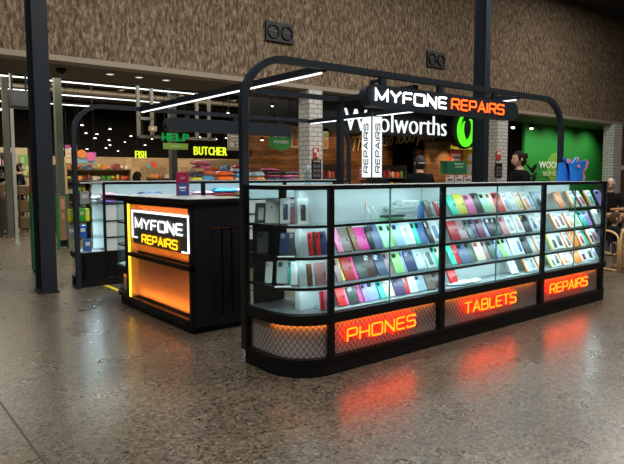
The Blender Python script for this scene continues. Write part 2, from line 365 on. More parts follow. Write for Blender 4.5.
def bay(x0, x1, word, wx0, wx1, wz0, wz1, label, see=None):
    t = empty('display_cabinet', ((x0+x1)/2, Y0, 0), label, 'display cabinet', 'front row display cabinets')
    MB().box(x0, x1, Y0+.005, Y1, 0, .10).build('plinth', BLACKM, t)
    f = MB()
    f.box(x0, x1, Y0, Y0+.05, .10, .13).box(x0, x1, Y0, Y0+.05, .375, .395)          # rails round the mesh
    f.box(x0, x1, Y0-.012, Y1, .395, .45)                                              # ledge / deck
    f.box(x0, x0+.03, Y0, Y0+.05, .13, .375).box(x1-.03, x1, Y0, Y0+.05, .13, .375)
    f.box(x0, x1, Y1-.02, Y1, .10, .395).box(x0, x0+.01, Y0+.05, Y1-.02, .1, .395).box(x1-.01, x1, Y0+.05, Y1-.02, .1, .395)
    for xa, xb in ((x0, x0+.026), (x1-.026, x1)): f.box(xa, xb, Y0, Y0+.03, .45, 1.33).box(xa, xb, Y1-.03, Y1, .45, 1.33)
    f.box(x0, x1, Y0-.01, Y0+.035, 1.33, 1.36).box(x0, x1, Y1-.035, Y1, 1.33, 1.36)
    f.build('frame', BLACK, t)
    MB().box(x0, x1, Y0+.035, Y1-.035, 1.348, 1.358).build('top_panel', mat((.62, .68, .68), .25), t)
    MB().box(x0+.012, x1-.012, Y0+.035, Y1-.01, .4501, .457).build('deck_liner', mat((.30, .34, .35), .4), t)
    sheet([(x0+.03, Y0+.02), (x1-.03, Y0+.02)], .13, .375, 'mesh_screen', MESH1, t)
    MB().box(x0+.03, x1-.03, Y0+.05, Y0+.065, .13, .375).build('light_panel', PANEL, t)
    area('panel_led', ((x0+x1)/2, Y0+.035, .37), (x1-x0-.12, .02), .45*(x1-x0), (1, .27, .04), (math.radians(-5), 0, 0))
    for k, z in enumerate(SH):
        g = MB().box(x0+.01, x1-.01, Y0+.03, Y1-.03, z-.01, z).build('shelf', GLASS, t)
        MB().box(x0+.028, x1-.028, Y0+.012, Y0+.03, z-.018, z+.001).build('edge_strip', BLACK, g)
    xm = (x0+x1)/2-.02
    for xa, xb in ((x0+.028, xm+.01), (xm-.005, x1-.028)):
        dy = 0 if xa < xm-.02 else .006
        g = MB().box(xa, xb, Y0+.003+dy, Y0+.008+dy, .451, 1.33).build('glass_door', GLASS, t)
        MB().box(xm-.002, xm+.002, Y0+.002+dy, Y0+.009+dy, .451, 1.33).build('door_edge', GEDGE, g)
    xe = x1-.01 if see is None else see
    MB().box(x0, xe, 3.405, 3.42, .457, 1.33).build('backing_panel', FROST, t)
    n = strokes(MB(), word, (wx0, Y0-.012, wz0), XP, ZP, wx1-wx0, wz1-wz0, .0058).build('neon_word', emat((1, .11, .004), 6.5), t, smooth=True)
    h = strokes(MB(), word, (wx0, Y0+.004, wz0), XP, ZP, wx1-wx0, wz1-wz0, .0165, .2).build('neon_halo', emat((1, .008, .002), 7), n)  # wide glowing strokes stand in for the neon's red halo
    led_rows(x0, x1, Y0+.05, (1.322, SH[0]-.02, SH[1]-.02, SH[2]-.02))
    return t
B = (2.70, 3.93, 5.495, 6.76)
P1 = at(346.5, 339, Y0), at(414, 326, Y0); P2 = at(464, 312, Y0), at(514.5, 302, Y0); P3 = at(549, 294.6, Y0), at(586, 286, Y0)
bay(B[0], B[1], 'PHONES', P1[0].x, P1[1].x, .225, .315, 'glass phone display cabinet with red neon PHONES sign on its base')
bay(B[1], B[2], 'TABLETS', P2[0].x, P2[1].x, .225, .318, 'glass phone display cabinet with red neon TABLETS sign on its base')
bay(B[2], B[3], 'REPAIRS', P3[0].x, P3[1].x, .225, .318, 'glass display cabinet with red neon REPAIRS sign on its base', see=6.42)
def corner(path, inner, name_lab, rear=False, panel=None, led=True, back=None, group=None):
    """rounded glass end unit; path = outer plan line, left of travel is inside"""
    P = (lambda q: mirr(q)[::-1]) if rear else (lambda q: q)
    outer = P(path); back_pts = P(inner)
    poly = (outer+back_pts) if not rear else (back_pts+outer)
    t = empty('corner_cabinet', (sum(p[0] for p in outer)/len(outer), sum(p[1] for p in outer)/len(outer), 0), name_lab, 'display cabinet', group)
    def full(d, z0, z1, mb): 
        o_ = offset(outer, d); return mb.prism(o_+back_pts, z0, z1)
    full(.005, 0, .10, MB()).build('plinth', BLACKM, t)
    f = MB(); band(f, outer, .05, .10, .13); band(f, outer, .05, .375, .395); full(-.012, .395, .45, f)
    band(f, outer, .04, 1.33, 1.36)
    for q in (outer[0], outer[-1]):
        c = Vector(q)*.94+Vector((sum(p[0] for p in poly)/len(poly), sum(p[1] for p in poly)/len(poly)))*.06
        f.box(c.x-.012, c.x+.012, c.y-.012, c.y+.012, .10, 1.33)
    f.build('frame', BLACK, t)
    yb_ = inner[0][1] if not rear else MY(inner[0][1]); xs_ = sorted((path[0][0] if path[0][1] > 3.7 else path[-1][0], inner[0][0])); ya_ = (yb_-.02, yb_) if not rear else (yb_, yb_+.02)
    MB().box(xs_[0]+.02, xs_[1], ya_[0], ya_[1], .1, .395).build('back_board', BLACK, t)
    full(.04, 1.348, 1.358, MB()).build('top_panel', mat((.62, .68, .68), .25), t)
    full(.03, .4501, .457, MB()).build('deck_liner', mat((.13, .14, .15), .4), t)
    sheet(offset(outer, .02), .13, .375, 'mesh_screen', MESH1, t)
    band(MB(), offset(outer, .05), .015, .13, .375).build('light_panel', PANEL, t)
    for z in SH:
        g = full(.03, z-.01, z, MB()).build('shelf', GLASS, t)
        band(MB(), offset(outer, .012), .018, z-.018, z+.001).build('edge_strip', BLACK, g)
    band(MB(), offset(outer, .003), .005, .451, 1.33).build('curved_glass', GLASS, t, smooth=False)
    return t
lp = [(2.37, 3.80)]+arc(2.70, 3.49, .33, 180, 270)+[]
cl = corner(lp, [(2.70, 3.80)], 'rounded glass end cabinet at the near left corner of the kiosk', group='front row display cabinets')
MB().box(2.57, 2.70, 3.36, 3.42, .457, 1.33).build('backing_panel', FROST, cl)
rp = arc(6.76, 3.42, .26, 270, 360)+[(7.02, 3.80)]
MB().box(2.43, 2.69, 3.755, 3.765, .457, 1.06).build('dim_backdrop', mat((.012, .014, .016), .2), cl)  # added sheet, its dark colour stands in for the dim space behind
cr = corner(rp, [(6.76, 3.80)], 'rounded glass end cabinet closing the far right end of the front row', group='front row display cabinets')
for z in (1.32, SH[0]-.02, SH[1]-.02, SH[2]-.02):
    area('shelf_led', (2.56, 3.30, z), (.26, .03), .26, LEDC, (math.radians(15), 0, math.radians(-45)))
    area('shelf_led', (6.85, 3.30, z), (.2, .02), .5, LEDC, (math.radians(20), 0, math.radians(45)))
for k in range(6):
    a = math.radians(185+16*k); c = (2.70+.27*math.cos(a), 3.49+.27*math.sin(a))
    area('panel_led', (2.70+.296*math.cos(a), 3.49+.296*math.sin(a), .37), (.085, .012), .05, (1, .27, .04), (0, 0, a+PI/2))
# rear row: cabinets seen from the staff side
rl = corner([(2.37, 3.80)]+arc(2.70, 3.49, .33, 180, 270), [(2.70, 3.80)], 'rounded glass end cabinet at the far left corner, holding yellow and green packs', rear=True, group='rear row display cabinets')
area('panel_led', (2.48, 8.12, .37), (.25, .02), .5, (1, .27, .04), (0, 0, math.radians(60)))
def rear_bay(x0, x1, lab):
    t = empty('display_cabinet', ((x0+x1)/2, 7.76, 0), lab, 'display cabinet', 'rear row display cabinets'); ya, yb = 7.76, 8.40
    MB().box(x0, x1, ya, yb-.035, 0, .10).build('plinth', BLACKM, t)
    f = MB().box(x0, x1, ya+.01, yb, .395, .45).box(x0, x1, yb-.05, yb, .1, .13).box(x0, x1, ya, ya+.04, 1.33, 1.365).box(x0, x1, yb-.04, yb, 1.33, 1.365)
    for xa in (x0, x1-.03): f.box(xa, xa+.03, ya, ya+.03, .1, 1.33).box(xa, xa+.03, yb-.03, yb, .1, 1.33)
    f.build('frame', BLACK, t)
    MB().box(x0, x1, ya+.035, yb-.035, 1.375, 1.362).build('top_panel', mat((.62, .68, .68), .25), t)
    xm = (x0+x1)/2
    for xa, xb in ((x0+.035, xm-.003), (xm+.003, x1-.035)):
        d = MB().box(xa, xb, ya-.005, ya+.015, .11, .455).build('door', BLACK, t)
        MB().ball(((xa+xb)/2+.1, ya-.012, .40), .008).build('lock', CHROME, d)
    MB().box(x0, x1, 8.20, 8.215, .45, 1.33).build('backing_panel', FROST, t)
    MB().box(x0+.03, x1-.03, ya+.02, ya+.032, .451, 1.055).build('sliding_panel', PALE, t)
    for z in SH:
        g = MB().box(x0+.01, x1-.01, ya+.035, 8.2, z-.01, z).build('shelf', GLASS, t)
        MB().box(x0+.03, x1-.03, ya+.012, ya+.03, z-.016, z+.001).build('edge_strip', BLACK, g)
    led_rows(x0, x1, 7.86, (1.32,), 2.0)
    a = area('shelf_led', ((x0+x1)/2, 7.74, 1.32), (x1-x0-.1, .02), 1.0*(x1-x0), LEDC); a.rotation_euler = (math.radians(-12), 0, 0)
rear_bay(2.70, 4.17, 'rear row glass cabinet with black doors, left of three, behind the service counter')
rear_bay(4.17, 5.64, 'rear row glass cabinet with black doors, middle of three')
rear_bay(5.64, 7.02, 'rear row glass cabinet with black doors, rightmost of three')
for z in (1.28, SH[0]-.02, SH[1]-.02, SH[2]-.02): area('shelf_led', (2.58, 7.95, z), (.2, .03), 1.6, LEDC)
# yellow edge marking on the floor in the staff entrance
tag(MB().box(2.66, 2.72, 6.9, 7.74, .001, .006).build('floor_tape', mat((.75, .6, .02), .5)), 'yellow tape strip on the floor in the kiosk entrance gap', 'tape')
# ================================================================ SERVICE COUNTER
XC, YA, YB = 2.42, 4.76, 6.26
sv = empty('service_counter', (2.9, 5.5, 0), 'black service counter with lit MYFONE REPAIRS sign and orange mesh panels', 'counter')
f = MB().box(XC+.03, 2.96, YA+.03, YB, 0, .10).box(XC, XC+.04, YA, YB+.04, .06, .125).box(XC, XC+.04, YA, YB+.04, 1.14, 1.19).box(XC, XC+.04, YA, YB+.04, .575, .62)
f.box(XC, XC+.04, YA, YA+.045, .125, 1.14).box(XC, XC+.04, YB, YB+.04, .125, 1.14)
f.box(XC+.09, 2.96, YB, YB+.04, .1, 1.19).box(2.92, 2.96, YA+.04, YB, .1, 1.19).box(XC+.04, 2.96, YA+.04, YB, 1.15, 1.19)
f.build('frame', BLACK, sv)
# right hand end: flush border with recessed vertical battens
e = MB().box(XC+.04, 2.64, YA, YA+.04, .06, 1.19).box(2.64, 2.96, YA, YA+.04, .97, 1.19).box(2.64, 2.96, YA, YA+.04, .06, .14)
e.build('end_panel', mat((.007, .009, .013), .4, 0, .3), sv)
e = MB().box(2.64, 2.96, YA+.05, YA+.06, .14, .97).build('end_recess', BLACKM, sv)
for k in range(3):
    x = 2.652+k*.103; MB().box(x, x+.085, YA+.015, YA+.05, .14, .955).build('batten', mat((.007, .008, .011), .4, 0, .3), sv)
area('recess_led', (2.8, YA+.025, .965), (.28, .012), .12, (1, .3, .05))
MB().box(XC-.05, 3.02, YA-.03, YB+.50, 1.19, 1.225).build('counter_top', BLACK, sv, bevel=.004)
MB().box(XC-.045, 3.015, YA-.025, YB+.495, 1.225, 1.229).build('top_sheet', mat((.5, .56, .57), .2), sv)
MESH2 = mesh_screen_mat(.03, .34, 1.0, col=(.04, .03, .025))
def csheet(z0, z1): sheet([(XC+.02, YB), (XC+.02, YA+.045)], z0, z1, 'mesh_screen', MESH2, sv)
csheet(.125, .575); csheet(.62, 1.14)
MB().box(XC+.12, XC+.135, YA+.045, YB, .125, .575).build('light_panel', PANEL, sv)
MB().box(XC+.12, XC+.135, YA+.045, YB, .62, 1.14).build('light_panel', PANEL, sv)
MB().box(XC+.035, XC+.12, YB-.012, YB, .125, 1.14).build('side_liner', PANEL, sv)
OR = (1, .22, .015)
area_dir('counter_led', (XC+.055, (YA+YB)/2, .14), (.28, 0, 1), YP, (1.4, .03), 6.5, OR)
area_dir('counter_led', (XC+.055, (YA+YB)/2, 1.125), (.28, 0, -1), YP, (1.4, .03), 4.5, OR)
area_dir('counter_led', (XC+.055, (YA+YB)/2, .635), (.28, 0, 1), YP, (1.4, .03), 2.5, OR)
area_dir('counter_led', (XC+.055, YA+.06, .35), (.28, 1, 0), ZP, (.4, .03), 2, OR)
area_dir('counter_led', (XC+.055, YA+.06, .88), (.28, 1, 0), ZP, (.4, .03), 2, OR)
MB().box(XC-.004, XC+.012, 6.19, 6.213, .13, .575).build('led_strip', emat((1, .62, .03), 3.0), sv)
MB().box(XC-.004, XC+.012, 6.19, 6.213, .62, 1.14).build('led_strip', emat((1, .62, .03), 3.0), sv)
sg = MB().box(XC-.012, XC+.005, YA+.012, 6.04, .735, 1.07).build('sign_board', mat((.05, .048, .045), .5), sv)
b = MB(); xs = XC-.016
b.tube([(xs, 5.93, .80), (xs, 6.045, .80), (xs, 6.045, 1.073), (xs, YA+.012, 1.073), (xs, YA+.012, .745), (xs, YA+.14, .745)], .0085, 8, nrm=(1, 0, 0))
b.build('border_light', emat((.95, .97, 1), 2.0), sg)
strokes(MB(), 'MYFONE', (XC-.022, 5.95, .90), YM, ZP, 1.07, .095, .0100, .6, gap=.36).build('sign_word', emat((.95, .97, 1), 2.0), sg, smooth=True)
strokes(MB(), 'REPAIRS', (XC-.022, 5.79, .76), YM, ZP, .80, .078, .0088, .6, gap=.34).build('sign_word', emat((1, .5, .01), 2.0), sg, smooth=True)
# small glass cabinet at the counter's far end
ec = empty('corner_cabinet', (2.8, 6.55, 0), 'small rounded glass cabinet at the left end of the service counter', 'display cabinet')
op = [(2.96, 6.72)]+arc(2.62, 6.52, .20, 90, 180)+[(2.42, 6.31)]; bk = [(2.96, 6.31)]
def efull(d, z0, z1, mb): return mb.prism(offset(op, d)+bk, z0, z1)
efull(.03, 0, .10, MB()).build('plinth', BLACKM, ec)
f = MB(); band(f, op, .04, .1, .15); band(f, op, .04, .36, .40); efull(-.01, .40, .445, f); band(f, op, .03, 1.165, 1.19); f.box(2.93, 2.96, 6.69, 6.72, .445, 1.165).box(2.42, 2.432, 6.31, 6.322, .445, 1.165); f.build('frame', BLACK, ec)
sheet(offset(op, .02), .15, .36, 'mesh_screen', MESH1, ec); band(MB(), offset(op, .06), .012, .15, .36).build('light_panel', PANEL, ec)
efull(.02, .446, .452, MB()).build('deck_liner', mat((.3, .34, .35), .4), ec)
for z in (.68, .93):
    g = efull(.02, z-.01, z, MB()).build('shelf', GLASS, ec); band(MB(), offset(op, .006), .014, z-.014, z).build('edge_strip', BLACK, g)
band(MB(), offset(op, .002), .005, .446, 1.165).build('curved_glass', GLASS, ec)
for z in (1.16, .91, .66): area('shelf_led', (2.56, 6.5, z), (.12, .2), 1.1, LEDC)
MB().box(2.72, 2.735, 6.32, 6.69, .452, 1.165).build('backing_panel', FROST, ec)
area('panel_led', (2.455, 6.45, .355), (.02, .2), .22, (1, .27, .04))
# ================================================================ ARCHED FRAME
XL, XR, ZT, RA, W = 2.405, 6.99, 2.335, .37, .027
af = empty('arched_frame', (4.7, 5.8, 0), 'black arched steel canopy frame standing over the kiosk', 'frame')
def archpath(y):
    XL = 2.405 if y < 5 else 2.34
    z_ = .1 if y < 5 else 0
    p = [(XL, y, z_), (XL, y, ZT-RA)]
    p += [(XL+RA-RA*math.cos(a), y, ZT-RA+RA*math.sin(a)) for a in [math.radians(9*k) for k in range(1, 11)]]
    p += [(XR-RA+RA*math.sin(a), y, ZT-RA+RA*math.cos(a)) for a in [math.radians(9*k) for k in range(0, 10)]]
    p += [(XR, y, ZT-RA), (XR, y, z_)]; return p
for y, nm in ((3.835, 'front_arch'), (7.72, 'rear_arch')):
    MB().tube(archpath(y), W*1.414, 4, nrm=(0, 1, 0)).build('arch', STEEL, af)
for x in (3.22, 6.10):
    MB().box(x-.027, x+.027, 3.862, 7.693, ZT-.04, ZT+.02).build('cross_beam', STEEL, af)
    MB().box(x-.009, x+.009, 3.9, 7.66, ZT-.052, ZT-.04).build('strip_light', emat((.95, .98, 1), 2.2), af)
MB().box(3.25, 4.40, 4.95, 5.0, ZT-.09, ZT-.04).build('inner_beam', STEEL, af)
MB().box(4.35, 4.40, 3.87, 4.95, ZT-.09, ZT-.04).build('inner_beam', STEEL, af)
MB().box(4.345, 4.405, 4.945, 5.005, 0, ZT-.09).build('post', STEEL, af)
# hanging pill signs
def pill_outline(x0, x1, z0, z1):
    r = (z1-z0)/2; cz = (z0+z1)/2
    return [(x1-r+r*math.cos(a), cz+r*math.sin(a)) for a in [math.radians(-90+15*k) for k in range(13)]]+[(x0+r+r*math.cos(a), cz+r*math.sin(a)) for a in [math.radians(90+15*k) for k in range(13)]]
def hang_sign(y, x0, x1, z0, z1, lab, bx, lit):
    t = empty('hanging_sign', ((x0+x1)/2, y, z0), lab, 'sign')
    R = Matrix.Translation((0, y+.06, 0)) @ Matrix.Rotation(PI/2, 4, 'X')
    MB().prism(pill_outline(x0, x1, z0, z1), 0, .12, R).build('sign_box', NAVY, t)
    for x in bx: MB().box(x-.035, x+.035, y-.02, y+.02, z1, ZT-.035).build('bracket', STEEL, t)
    if lit:
        strokes(MB(), 'MYFONE', (3.72, y-.066, z0+.05), XP, ZP, .96, .096, .0100, .6, gap=.34).build('sign_word', emat((1, 1, 1), 4.5), t, smooth=True)
        strokes(MB(), 'REPAIRS', (4.765, y-.066, z0+.05), XP, ZP, .88, .097, .0095, .6, gap=.32).build('sign_word', emat((1, .085, .012), 4.0), t, smooth=True)
    return t
hang_sign(3.82, 3.63, 5.93, 2.035, 2.228, 'long dark pill-shaped hanging sign with lit white MYFONE and orange REPAIRS', (3.86, 4.66, 5.56), True)
hang_sign(7.72, 3.56, 5.72, 2.065, 2.25, 'dark blank back of the pill-shaped sign on the rear arch', (3.9, 4.7, 5.5), False)
# under-glow of the lit sign box
area('sign_underlight', (4.76, 3.84, 2.03), (2.1, .03), 3.0, (.75, .92, 1))
vs = empty('vertical_lightbox', (3.87, 3.96, 1.41), 'square white lightbox column with vertical REPAIRS lettering hanging under the sign', 'sign')
MB().box(3.812, 3.942, 3.90, 4.03, 1.405, 1.975).build('housing', BLACKM, vs)
MB().box(3.821, 3.936, 3.894, 3.90, 1.415, 1.965).build('lit_face', emat((.93, .98, 1), 1.15), vs)
MB().box(3.806, 3.812, 3.908, 4.022, 1.415, 1.965).build('lit_face', emat((.93, .98, 1), 1.15), vs)
strokes(MB(), 'REPAIRS', (3.905, 3.89, 1.46), ZP, XM, .44, .052, .0055, .5).build('lettering', BLACKM, vs)
strokes(MB(), 'REPAIRS', (3.802, 3.94, 1.46), ZP, YP, .44, .052, .0055, .5).build('lettering', BLACKM, vs)
MB().box(3.86, 3.89, 3.95, 3.98, 1.975, 2.30).build('hanger', STEEL, vs)
MB().box(3.86, 3.89, 3.864, 3.95, 2.275, 2.30).build('hanger_arm', STEEL, vs)
# ================================================================ GOODS IN THE CABINETS
ORD = ['first', 'second', 'third', 'fourth', 'fifth', 'sixth', 'seventh', 'eighth', 'ninth', 'tenth', 'eleventh', 'twelfth', 'thirteenth', 'fourteenth', 'fifteenth', 'sixteenth', 'seventeenth', 'eighteenth']
CN = {  # colour words -> linear colours
 'pink': (.75, .2, .38), 'taupe': (.16, .12, .1), 'brown': (.2, .09, .04), 'magenta': (.62, .03, .25), 'slate blue': (.1, .13, .26), 'mint green': (.4, .75, .5), 'light blue': (.35, .55, .75),
 'white': (.78, .82, .8), 'blue': (.06, .16, .4), 'black': (.015, .015, .02), 'mauve': (.35, .22, .24), 'yellow': (.72, .65, .1), 'dark red': (.38, .02, .03), 'hot pink': (.85, .06, .3),
 'dark brown': (.06, .02, .02), 'navy': (.03, .05, .13), 'green': (.3, .62, .2), 'clear': (.55, .68, .68), 'pale yellow': (.7, .68, .4), 'red': (.65, .025, .03), 'charcoal': (.05, .06, .06),
 'periwinkle': (.3, .38, .65), 'teal': (.05, .5, .4), 'cream': (.75, .65, .5), 'dark purple': (.09, .06, .16), 'grey-blue': (.3, .42, .5), 'turquoise': (.05, .62, .45), 'dark green': (.06, .12, .09),
 'plum': (.16, .04, .07), 'dusty pink': (.5, .26, .26), 'orange': (.85, .25, .03), 'purple': (.35, .25, .6), 'grey': (.35, .38, .4), 'maroon': (.25, .03, .05), 'silver': (.6, .66, .68)}
def cmat(n): return mat(CN[n], .35)
def case_item(kind, c1, c2, w, h, t_):
    """one upright pack; local origin at the front bottom edge, front faces -Y"""
    root = bpy.data.objects.new({'case': 'phone_case', 'wallet': 'wallet_case', 'box': 'boxed_case', 'pack': 'accessory_packet'}[kind], None)
    COL.objects.link(root); root.empty_display_size = .02
    def B_(mb, n, m, par=root, **k): o = local(mb).build(n, m, par, **k); return o
    if kind == 'case':
        B_(plate(MB(), w, h, t_, w*.14, 0, h/2, 0), 'shell', cmat(c1), bevel=.0015)
        lens = B_(plate(MB(), w*.38, h*.2, .004, w*.09, -w*.2, h*.83, -.004), 'camera_cutout', mat((.02, .02, .025), .2) if c2 is None else cmat(c2))
        for dx, dz in ((-.28, .87), (-.12, .79)): MBx = MB(); MBx.tube([(w*dx, -.008, h*dz), (w*dx, -.004, h*dz)], w*.065, 8); B_(MBx, 'lens', mat((.12, .12, .14), .1), lens)
    elif kind == 'wallet':
        B_(plate(MB(), w, h, t_, w*.06, 0, h/2, 0), 'cover', cmat(c1), bevel=.002)
        B_(plate(MB(), w*.3, h*.11, .005, w*.05, w*.36, h*.5, -.005), 'clasp', mat(tuple(x*.6 for x in CN[c1]), .4))
        B_(plate(MB(), w*.95, h*.97, .004, w*.04, 0, h/2, t_), 'inner_page', mat((.2, .18, .16), .6))
    elif kind == 'box':
        B_(MB().box(-w/2, w/2, 0, t_, 0, h), 'carton', cmat(c1), bevel=.001)
        pr_ = B_(plate(MB(), w*.46, h*.62, .0015, w*.07, w*.04, h*.45, -.0015), 'printed_phone', cmat(c2 or 'charcoal'))
        B_(plate(MB(), w*.15, h*.12, .001, w*.03, -w*.06, h*.66, -.0025), 'printed_lens', mat((.3, .3, .32), .3), pr_)
    else:
        B_(MB().box(-w/2, w/2, 0, t_, 0, h), 'card', WHITE, bevel=.001)
        B_(MB().box(-w/2-.001, -w/2+w*.2, -.0015, t_+.0005, .002, h-.002), 'edge_band', cmat(c1))
        B_(plate(MB(), w*.4, h*.5, .002, w*.05, w*.16, h*.36, -.002), 'blister_window', cmat(c2 or 'clear'))
        B_(MB().box(-w*.05, w*.4, -.0018, 0, h*.78, h*.86), 'printed_title', cmat('grey'))
    return root
PXM = {}
def X_at(px, z, y=3.33):
    # find X on the shelf row for a measured image column
    for py in range(150, 400, 2):
        p_ = at(px, py, y)
        if p_.z <= z: return p_.x
    return at(px, 250, y).x
def row(items, shelf_i, bayname, group, h=.185, lean=30):
    z = (SH+(.457,))[shelf_i] if True else 0
    sn = ('top', 'second', 'third', 'bottom')[shelf_i]
    xs = [(X_at(a, z+.09), X_at(b, z+.09)) for a, b, *_ in items]
    n = len(items)
    for i, ((a, b, kind, c1, c2), (xa, xb)) in enumerate(zip(items, xs)):
        cx = (xa+xb)/2; w = xb-xa
        if i > 0: w = min(w, 2*(cx-(xs[i-1][0]+xs[i-1][1])/2)-.8*0)
        w = max(.05, min(w*.93, .135)); t_ = {'case': .012, 'wallet': .016, 'box': .02, 'pack': .012}[kind]
        hh = h*random.uniform(.95, 1.03)*(1.0 if kind != 'wallet' else 1.02)
        r = case_item(kind, c1, c2, w, hh, t_)
        L = math.radians(lean+random.uniform(-3, 3)); yaw = math.radians(random.uniform(-7, 1))
        r.rotation_euler = (-L, 0, yaw); r.location = (cx, 3.245+(.012 if i % 2 else 0), z+t_*math.sin(L)+.0015)
        kn = {'case': 'phone case', 'wallet': 'wallet case', 'box': 'boxed case', 'pack': 'packet'}[kind]
        col = c1 if kind in ('case', 'wallet') else (f'{c1} and white' if kind == 'pack' else f'{c1}')
        pos = f'{ORD[i]} from left' if i <= n//2 else f'{ORD[n-1-i]} from right'
        if pos.startswith('first'): pos = 'leftmost' if i == 0 else 'rightmost'
        tag(r, f'{col} {kn}, {pos} on {sn} shelf, {bayname}', 'phone case' if kind != 'pack' else 'packet', group)
C, Wl, Bx, Pk = 'case', 'wallet', 'box', 'pack'
g1 = 'phone cases in the PHONES cabinet'
row([(421, 426, Wl, 'taupe', None), (427, 431, C, 'grey-blue', None), (431, 434, C, 'red', None), (434, 437.5, C, 'turquoise', None)], 0, 'PHONES bay', g1, .15)
row([(332, 336, Wl, 'pink', None), (336, 348, Wl, 'taupe', None), (348, 353.5, Wl, 'brown', None), (353.5, 364, Wl, 'magenta', None), (364, 368, C, 'black', None), (368, 377, C, 'slate blue', None), (377, 386, C, 'mint green', None), (386, 390, C, 'green', None), (390, 399, C, 'light blue', None), (399, 410, Bx, 'white', 'clear'), (410, 414, C, 'turquoise', None), (414, 423, C, 'blue', None), (423, 428, C, 'black', 'white'), (428, 437, Bx, 'white', 'blue')], 1, 'PHONES bay', g1, .2)
row([(332, 335, C, 'mauve', None), (335, 339, Wl, 'yellow', None), (339, 349, Wl, 'dark red', None), (349, 352, C, 'hot pink', None), (352, 362, Wl, 'charcoal', None), (362, 372, C, 'dark brown', 'clear'), (372, 382, C, 'navy', 'white'), (382, 388, C, 'mauve', None), (389, 398, C, 'green', None), (398, 401, C, 'periwinkle', None), (401, 411, C, 'navy', 'periwinkle'), (411, 421, Bx, 'clear', 'white'), (421, 430, Bx, 'clear', 'dark green'), (430, 434, C, 'turquoise', None), (434, 437.5, C, 'pale yellow', None)], 2, 'PHONES bay', g1, .19)
row([(332, 340, Wl, 'red', None), (340, 343, C, 'pink', None), (343, 353, C, 'charcoal', 'clear'), (353, 358, C, 'hot pink', None), (358, 364, C, 'purple', None), (364, 374, C, 'periwinkle', None), (374, 380, C, 'teal', None), (380, 389, C, 'cream', 'white'), (389, 399, C, 'dark purple', None), (400, 404, C, 'red', 'white'), (404, 411, Bx, 'white', 'clear'), (411, 421, C, 'grey-blue', None), (421, 429, Wl, 'taupe', None), (429, 437.5, C, 'dark brown', None)], 3, 'PHONES bay', g1, .145)
g2 = 'phone cases in the TABLETS cabinet'
row([(445, 453, Wl, 'turquoise', None), (453, 462, Wl, 'yellow', None), (462, 470, C, 'pink', 'maroon'), (470, 478, C, 'charcoal', None), (478, 485, C, 'mint green', None), (485, 491, C, 'cream', 'red'), (491, 499, C, 'red', None), (499, 505, Pk, 'orange', 'grey-blue'), (505, 512, Bx, 'white', 'clear'), (512, 518.5, Pk, 'orange', 'yellow'), (518.5, 525, Pk, 'orange', 'orange'), (525, 530, Bx, 'white', 'periwinkle'), (530, 538, Bx, 'grey-blue', 'charcoal')], 0, 'TABLETS bay', g2, .2)
row([(445, 454, Wl, 'dark red', None), (454, 463, Wl, 'mauve', None), (463, 468, C, 'dark green', None), (468, 473, C, 'dark purple', None), (473, 480, C, 'plum', None), (480, 484, C, 'periwinkle', None), (484, 490, C, 'black', 'white'), (490, 497, C, 'black', 'white'), (497, 503, C, 'dusty pink', 'maroon'), (503, 511, Bx, 'white', 'grey'), (511, 518, Bx, 'white', 'dusty pink'), (518, 526, C, 'black', 'yellow'), (526, 533, Bx, 'white', 'blue'), (533, 539, Pk, 'orange', 'dusty pink')], 1, 'TABLETS bay', g2, .19)
row([(445, 450, Wl, 'turquoise', None), (450, 455, Wl, 'red', None), (455, 464, C, 'slate blue', None), (464, 471, C, 'dark green', None), (471, 479, C, 'cream', 'red'), (479, 485, C, 'mauve', None), (485, 491, C, 'dark green', None), (491, 496, C, 'periwinkle', None), (496, 501, C, 'green', None), (501, 506, C, 'clear', None), (506, 513, Bx, 'white', 'clear'), (513, 519, Bx, 'white', 'blue'), (519, 526, C, 'charcoal', None), (526, 531, Bx, 'clear', 'white'), (531, 538, Pk, 'orange', 'periwinkle')], 2, 'TABLETS bay', g2, .19)
row([(444.5, 452, Wl, 'red', None), (506, 513, Bx, 'white', 'clear'), (520, 526, Pk, 'orange', 'clear'), (526, 532, Bx, 'white', 'grey'), (532, 538, Pk, 'orange', 'grey')], 3, 'TABLETS bay', g2, .15)
g3 = 'repair accessory packets in the REPAIRS cabinet'
row([(552, 561, C, 'orange', 'white'), (566, 574, Pk, 'orange', 'green'), (574, 580, Pk, 'maroon', 'red'), (582.5, 591, Pk, 'orange', 'teal'), (593.5, 599, C, 'purple', None)], 0, 'REPAIRS bay', g3, .2)
row([(549, 555, Pk, 'orange', 'maroon'), (555, 562, Bx, 'white', 'maroon'), (562, 569, Pk, 'orange', 'orange'), (569, 577, Bx, 'white', 'green'), (577, 582, C, 'teal', None), (582, 587, C, 'purple', None), (590, 595, Bx, 'silver', 'grey'), (596, 600, C, 'grey', None)], 1, 'REPAIRS bay', g3, .19)
row([(545, 552, Pk, 'yellow', 'charcoal'), (552, 560, Bx, 'white', 'black'), (560, 566, Pk, 'orange', 'charcoal'), (566, 574, C, 'orange', 'white'), (574, 579, Pk, 'orange', 'red'), (579, 584, C, 'teal', None), (584, 589, Pk, 'orange', 'black'), (589, 594, Bx, 'grey', 'maroon'), (594, 599, C, 'slate blue', None)], 2, 'REPAIRS bay', g3, .19)
row([(545, 550, Pk, 'yellow', 'charcoal'), (550, 556, Bx, 'white', 'black'), (556, 563, Pk, 'orange', 'orange'), (563, 569, Pk, 'maroon', 'white'), (569, 575, C, 'orange', 'white'), (575, 582, Pk, 'orange', 'maroon'), (582, 588, Bx, 'white', 'charcoal'), (588, 593, C, 'grey', None), (593, 599, C, 'navy', None)], 3, 'REPAIRS bay', g3, .15)
